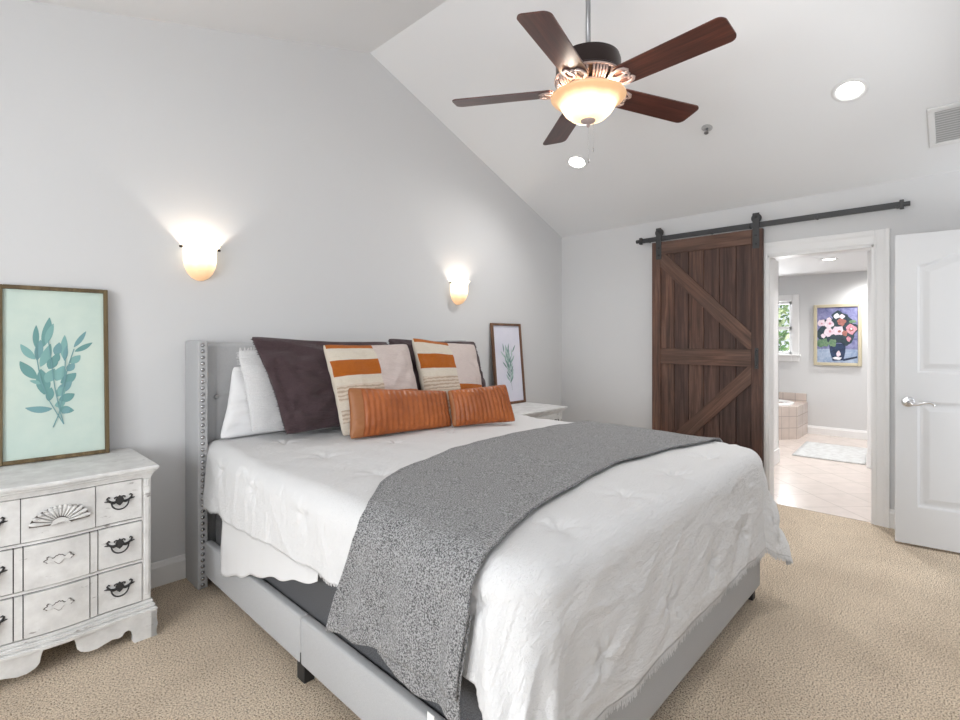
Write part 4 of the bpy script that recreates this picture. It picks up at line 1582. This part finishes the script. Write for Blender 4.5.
ns1 = make_nightstand('distressed white carved nightstand in full view at the left, under the large leaf print')
ns2 = copy_tree(ns1)
ns2['label'] = 'white nightstand on the far side of the bed, only its top corner showing'
ns2.location = (3.556, 2.655, 0)
ns2.scale = (1, 1, 0.727 / 0.775)
for o in (ns1, ns2):
    o['group'] = 'matching nightstands'

# ------------------------------------------------------------------ leaning leaf prints
def leaf_pts(p, ang, ln, wd, curve=0.0, n=8):
    out_l, out_r = [], []
    x, z = p
    a = ang
    for k in range(n + 1):
        t = k / n
        w_ = wd * (math.sin(PI * min(1, t * 0.96 + 0.02)) ** 0.8) * (1 - 0.25 * t)
        ca, sa = math.cos(a), math.sin(a)
        out_l.append((x - sa * w_ / 2, z + ca * w_ / 2)); out_r.append((x + sa * w_ / 2, z - ca * w_ / 2))
        x += ca * ln / n; z += sa * ln / n; a += curve / n
    return out_l + out_r[::-1]


def flat(bm, pts, y, mat):
    vs = [bm.verts.new((x, y, z)) for x, z in pts]
    try:
        f = bm.faces.new(vs)
    except ValueError:
        return
    f.material_index = mat
    f.normal_update()
    if f.normal.y > 0:
        f.normal_flip()


def picture(name, label, wd, ht, fw, loc, lean, yaw, frame_mat, paper, leaf_cols, leaves, stems, depth=0.026):
    o = empty(name, loc, (0, 0, 0), label, 'framed print')
    o.rotation_euler = (Matrix.Rotation(yaw, 4, 'Z') @ Matrix.Rotation(-lean, 4, 'X')).to_euler()
    bm = BM()
    h2 = wd / 2
    for q in ((-h2, -h2 + fw, 0, ht), (h2 - fw, h2, 0, ht), (-h2 + fw, h2 - fw, 0, fw), (-h2 + fw, h2 - fw, ht - fw, ht)):
        box(bm, q[0], q[1], -depth, 0, q[2], q[3], 0.002, 1)
    obj('frame', bm, frame_mat, o)
    boxes('backing_board', [(-h2 + fw * 0.5, h2 - fw * 0.5, -0.008, -0.002, fw * 0.5, ht - fw * 0.5)], M['bare'], o)
    bm = BM()
    box(bm, -h2 + fw, h2 - fw, -0.012, -0.009, fw, ht - fw, mat=0)
    yy = -0.0125
    for i, (p, a, ln, w_, cv, ci) in enumerate(leaves):
        flat(bm, leaf_pts(p, a, ln, w_, cv), yy - 0.00004 * i, ci)
    for i, (pts, w_, ci) in enumerate(stems):
        for a, b in zip(pts, pts[1:]):
            d = Vector((b[0] - a[0], b[1] - a[1])).normalized() * w_ / 2
            flat(bm, [(a[0] - d.y, a[1] + d.x), (a[0] + d.y, a[1] - d.x), (b[0] + d.y, b[1] - d.x), (b[0] - d.y, b[1] + d.x)], yy - 0.0035 + 0.00001 * i, ci)
    obj('print', bm, [paper] + leaf_cols, o)
    return o


def m_paper(name, c0, c1):
    t = NT(name)
    t.base(t.ramp(t.noise(t.obj((5, 5, 5)), 1, 4, 0.6), [(0.35, c0), (0.65, c1)]))
    t.set(0.6)
    return t.m


TEAL = [plain('leaf_teal_dark', srgb(106, 152, 150), 0.7), plain('leaf_teal_mid', srgb(126, 170, 167), 0.7), plain('leaf_teal_pale', srgb(146, 186, 181), 0.7), plain('leaf_teal_grey', srgb(114, 156, 160), 0.7)]
rnd = random.Random(21)
leaves = []
# main leaves read off the print: base point (x, z) from the centre bottom, angle, length, width
S_ = lambda px_, py_: ((px_ - 205) / 400 * 0.405, (690 - py_) / 640 * 0.80)    # sketch units of the big print


def leaf_from(a, b, w_, cv=0.0, ci=1):
    pa, pb = S_(*a), S_(*b)
    d = Vector((pb[0] - pa[0], pb[1] - pa[1]))
    leaves.append((pa, math.atan2(d.y, d.x) - cv / 2, d.length * (1 + cv * cv / 24), w_ * 1.35, cv, ci))


for a, b, w_, cv, ci in (
    ((160, 265), (182, 155), 0.030, 0.15, 1), ((170, 255), (198, 178), 0.022, -0.1, 2), ((134, 268), (136, 185), 0.020, 0, 1), ((132, 312), (84, 255), 0.026, -0.3, 2),
    ((138, 385), (82, 318), 0.034, -0.3, 1), ((138, 315), (150, 240), 0.026, 0.1, 4), ((150, 340), (185, 255), 0.030, 0.2, 2), ((165, 445), (150, 350), 0.044, 0.1, 1),
    ((150, 405), (112, 392), 0.014, 0.4, 2), ((190, 500), (98, 488), 0.026, -0.5, 4), ((232, 310), (238, 222), 0.024, 0, 2), ((236, 320), (245, 262), 0.016, 0, 4),
    ((272, 268), (318, 206), 0.018, 0.1, 4), ((275, 285), (342, 250), 0.020, 0.2, 1), ((258, 330), (295, 300), 0.028, 0.2, 2), ((205, 395), (232, 340), 0.040, 0.1, 2),
    ((222, 405), (278, 368), 0.036, 0.3, 1), ((208, 440), (262, 400), 0.032, 0.2, 4), ((215, 470), (272, 448), 0.034, 0.3, 1), ((208, 455), (235, 420), 0.030, 0.0, 2),
    ((215, 500), (270, 512), 0.030, 0.3, 1), ((200, 490), (238, 478), 0.026, 0.2, 2), ((205, 300), (218, 250), 0.028, 0.1, 4), ((180, 350), (205, 300), 0.034, 0.1, 1),
    ((245, 360), (272, 330), 0.026, 0.2, 4), ((170, 400), (200, 350), 0.036, 0.1, 2), ((178, 470), (188, 420), 0.026, 0, 1), ((195, 330), (215, 290), 0.026, 0.1, 1), ((225, 520), (255, 500), 0.022, 0.1, 4)):
    leaf_from(a, b, w_, cv, ci)
stems = []
for pts in ([(232, 562), (205, 515), (175, 460), (150, 390), (138, 310), (134, 260)], [(193, 570), (215, 520), (225, 460), (235, 400), (250, 340), (272, 275)], [(232, 562), (215, 500), (200, 420), (190, 340), (178, 240)], [(225, 460), (236, 380), (240, 300)]):
    stems.append(([S_(*p_) for p_ in pts], 0.004, 4))
picture('leaf_print', 'large bronze-framed teal leaf print leaning on the wall atop the left nightstand', 0.405, 0.815, 0.018, (0.346, 3.096, 0.7755), R(4.2), R(-2), M['frame_gold'], m_paper('mint_paper', srgb(190, 208, 200), srgb(202, 216, 206)), TEAL, leaves, stems)

SAGE = [plain('leaf_sage_dark', srgb(120, 150, 146), 0.7), plain('leaf_sage_mid', srgb(150, 178, 172), 0.7), plain('leaf_sage_pale', srgb(172, 196, 192), 0.7)]
leaves2 = []
for k in range(20):
    t = k / 19
    zz = 0.20 + 0.30 * t
    xx = 0.008 + 0.015 * math.sin(t * 5)
    s = -1 if k % 2 else 1
    leaves2.append(((xx, zz), R(90) - s * R(28 + 18 * (1 - t)), 0.085 - 0.02 * t, 0.020, s * 0.3, 1 + k % 3))
for x_, a_ in ((-0.05, 112), (0.06, 70), (0.0, 92)):
    for k in range(4):
        leaves2.append(((x_ * (0.5 + 0.2 * k), 0.34 + 0.05 * k), R(a_ + (-1) ** k * 18), 0.085, 0.018, 0.1, 1 + k % 3))
stems2 = [([(0.03, 0.13), (0.012, 0.25), (0.005, 0.40), (0.0, 0.52)], 0.003, 1), ([(0.012, 0.25), (-0.03, 0.38), (-0.055, 0.46)], 0.0025, 1), ([(0.012, 0.28), (0.04, 0.40), (0.06, 0.47)], 0.0025, 1)]
picture('leaf_print', 'small walnut-framed pale leaf print leaning on the wall above the far nightstand', 0.425, 0.765, 0.022, (3.660, 3.090, 0.7285), R(5.2), 0, M['frame_walnut'], m_paper('lilac_paper', srgb(214, 214, 228), srgb(222, 221, 232)), SAGE, leaves2, stems2)

# ------------------------------------------------------------------ bathroom things
pt = empty('flower_painting', (BXW - 0.002, 1.231, 0.977), (0, 0, -R(90)), 'gilt-framed oil painting of pale flowers in a dark vase on the bathroom wall', 'painting')
PWD, PHT = 0.548, 0.848
bm = BM(); h2 = PWD / 2
for q in ((-h2, -h2 + 0.042, 0, PHT), (h2 - 0.042, h2, 0, PHT), (-h2 + 0.042, h2 - 0.042, 0, 0.042), (-h2 + 0.042, h2 - 0.042, PHT - 0.042, PHT)):
    box(bm, q[0], q[1], -0.03, 0, q[2], q[3], 0.006, 2)
obj('frame', bm, plain('gilt_cream', (0.56, 0.50, 0.36, 1), 0.4, 0.2), pt)
boxes('backing_board', [(-h2 + 0.01, h2 - 0.01, -0.012, -0.001, 0.01, PHT - 0.01)], M['bare'], pt)


def m_oil(name, c0, c1, s=9):
    t = NT(name)
    t.base(t.ramp(t.noise(t.obj((s, s, s)), 1, 5, 0.65, 0.8), [(0.32, c0), (0.68, c1)]))
    t.set(0.5)
    t.bump(t.noise(t.obj(), 60, 3), 0.2, 0.003)
    return t.m


OIL = [m_oil('oil_sky', srgb(78, 84, 128), srgb(150, 150, 190)), m_oil('oil_table', srgb(120, 140, 175), srgb(182, 196, 214)), m_oil('oil_vase', srgb(20, 30, 52), srgb(52, 72, 108), 14), m_oil('oil_dark', srgb(28, 42, 56), srgb(58, 78, 84), 14), m_oil('oil_petal', srgb(206, 184, 200), srgb(240, 226, 232), 22), m_oil('oil_pink', srgb(182, 112, 130), srgb(216, 168, 178), 22), m_oil('oil_coral', srgb(140, 86, 84), srgb(178, 122, 110), 22), m_oil('oil_green', srgb(70, 108, 84), srgb(128, 156, 120), 22), m_oil('oil_white', srgb(214, 214, 224), srgb(244, 244, 246), 16)]
bm = BM()
box(bm, -h2 + 0.04, h2 - 0.04, -0.016, -0.012, 0.04, PHT - 0.04, mat=0)
yy = [-0.0165]


def blob(cx_, cz_, rx, rz, mat, n=14, wob=0.18, seed=0):
    pts = [(cx_ + rx * (1 + wob * math.sin(3 * a + seed) * 0.6 + wob * math.sin(5 * a + 2 * seed) * 0.4) * math.cos(a), cz_ + rz * (1 + wob * math.sin(4 * a + seed)) * math.sin(a)) for a in (2 * PI * k / n for k in range(n))]
    yy[0] -= 0.00012
    flat(bm, pts, yy[0], mat)


def pp(px_, py_):       # sketch units of the painting (frame inner 130..470 x 140..580)
    return (-h2 + 0.042 + (px_ - 132) / 334 * (PWD - 0.084), PHT - 0.042 - (py_ - 142) / 432 * (PHT - 0.084))


flat(bm, [pp(133, 572), pp(465, 572), pp(465, 470), pp(133, 466)], yy[0], 1)
yy[0] -= 0.0002
flat(bm, [pp(345, 545), pp(460, 520), pp(460, 535), pp(350, 560)], yy[0], 2)
for (x, y, rx, rz, m_) in ((300, 330, 0.20, 0.20, 3), (240, 300, 0.10, 0.12, 3), (390, 320, 0.10, 0.13, 3), (315, 220, 0.09, 0.08, 3), (200, 350, 0.10, 0.10, 3), (180, 420, 0.07, 0.06, 7)):
    c = pp(x, y); blob(c[0], c[1], rx, rz, m_, 18, 0.25, x)
va = [pp(232, 425), pp(368, 425), pp(366, 490), pp(350, 555), pp(262, 560), pp(240, 490)]
yy[0] -= 0.0002; flat(bm, va, yy[0], 2)
for (x, y, rx, rz, m_) in ((262, 420, 0.045, 0.055, 7), (300, 540, 0.05, 0.02, 8), (310, 505, 0.025, 0.04, 4), (170, 262, 0.045, 0.05, 4), (232, 272, 0.055, 0.06, 4), (230, 335, 0.06, 0.06, 4), (308, 325, 0.065, 0.065, 4), (185, 365, 0.03, 0.03, 4), (412, 315, 0.06, 0.065, 5), (335, 258, 0.05, 0.05, 6), (295, 210, 0.035, 0.035, 8), (340, 215, 0.03, 0.03, 4), (232, 235, 0.03, 0.025, 4), (362, 345, 0.03, 0.04, 6), (392, 390, 0.025, 0.035, 5), (372, 432, 0.02, 0.02, 3), (425, 255, 0.04, 0.02, 7)):
    c = pp(x, y); blob(c[0], c[1], rx, rz, m_, 14, 0.2, y)
for (x, y, r_, m_) in ((240, 268, 0.016, 5), (240, 330, 0.016, 5), (318, 330, 0.018, 6), (412, 318, 0.026, 6), (172, 268, 0.012, 5), (414, 312, 0.012, 8)):
    c = pp(x, y); blob(c[0], c[1], r_, r_, m_, 10, 0.2, x)
obj('canvas', bm, OIL, pt)

tub = empty('bathtub', (7.6, 2.3, 0), label='white bathtub set in a pinkish tiled deck beside the bathroom window', cat='bathtub')
tx0, ty0 = 7.613, 1.585
bm = BM()
prism(bm, [(7.835 - 7.6, 1.578 - 2.3), (8.448 - 7.6, 1.578 - 2.3), (8.448 - 7.6, 3.6 - 2.3), (7.55 - 7.6, 3.6 - 2.3), (7.55 - 7.6, 1.81 - 2.3)], 0.44, 'z', 0.002)
obj('tiled_deck', bm, M['tubtile'], tub)
bm = BM()
box(bm, 8.425 - 7.6, 8.448 - 7.6, 1.592 - 2.3, 3.6 - 2.3, 0.44, 0.565, 0.003)
obj('tiled_splash', bm, M['tubtile'], tub)
bm = BM()
N = 40
prev = None
for r_, z in ((1.0, 0.444), (1.0, 0.462), (0.97, 0.470), (0.90, 0.468), (0.86, 0.45), (0.80, 0.25), (0.72, 0.12), (0.0, 0.10)):
    ring = [bm.verts.new((0.40 + 0.36 * r_ * math.copysign(abs(math.cos(a)) ** 0.6, math.cos(a)), 0.15 + 0.78 * r_ * math.copysign(abs(math.sin(a)) ** 0.6, math.sin(a)), z)) for a in (2 * PI * k / N for k in range(N))]
    if prev:
        for k in range(N):
            bm.faces.new((prev[k], prev[(k + 1) % N], ring[(k + 1) % N], ring[k]))
    prev = ring
bmesh.ops.recalc_face_normals(bm, faces=bm.faces[:])
obj('basin', bm, M['porcelain'], tub, smooth=True)

bm = BM()


def rugp(u, v):
    a = Vector((6.696, 1.405, 0)).lerp(Vector((7.69, 1.452, 0)), u); b = Vector((6.71, 0.735, 0)).lerp(Vector((7.709, 0.78, 0)), u)
    p_ = a.lerp(b, v)
    return (p_.x, p_.y, 0.014 + 0.0015 * nz(u * 9, v * 9))


gridmesh(bm, rugp, 20, 14)
bmesh.ops.recalc_face_normals(bm, faces=bm.faces[:])
if sum(f.normal.z for f in bm.faces) < 0:
    bmesh.ops.reverse_faces(bm, faces=bm.faces[:])
rg = obj('bath_rug', bm, M['bathrug'], None, smooth=True, solid=0.011)
tag(rg, 'pale patterned rectangular rug on the bathroom tile floor', 'rug')

# shrub outside the bathroom window
bm = BM()
rnd = random.Random(5)
for k in range(1500):
    c = Vector((9.9 + rnd.uniform(-0.35, 0.35), rnd.uniform(1.3, 3.4), rnd.uniform(0.3, 2.25)))
    a = Vector((rnd.uniform(-1, 1), rnd.uniform(-1, 1), rnd.uniform(-1, 1))).normalized()
    b = a.orthogonal().normalized()
    s = rnd.uniform(0.05, 0.11)
    q = [c - a * s, c + b * s * 0.45, c + a * s, c - b * s * 0.45]
    f = bm.faces.new([bm.verts.new(p_) for p_ in q])
    f.material_index = k % 3
sb = empty('garden_shrub', (9.9, 2.3, -0.1), label='green leafy shrub seen through the bathroom window', cat='shrub')
o = obj('foliage', bm, [plain('shrub_dark', (0.14, 0.28, 0.10, 1), 0.6), plain('shrub_mid', (0.32, 0.48, 0.20, 1), 0.6), plain('shrub_pale', (0.62, 0.70, 0.40, 1), 0.6)], sb)
o.location = (-9.9, -2.3, 0.1)
o['kind'] = 'stuff'
bm = BM()
for k in range(5):
    tube(bm, [(0.1 * k - 0.2, 0.2 * k - 0.4, 0.0), (0.12 * k - 0.24, 0.3 * k - 0.6, 0.9), (0.12 * k - 0.24, 0.35 * k - 0.7, 1.9)], [0.03, 0.02, 0.008], 6)
obj('stem', bm, M['bare'], sb)
bm = BM(); box(bm, BXW + T, 12.5, -1.5, 5.0, -0.2, -0.1)
structure('ground_outside', bm, plain('lawn', (0.10, 0.20, 0.06, 1), 0.9))
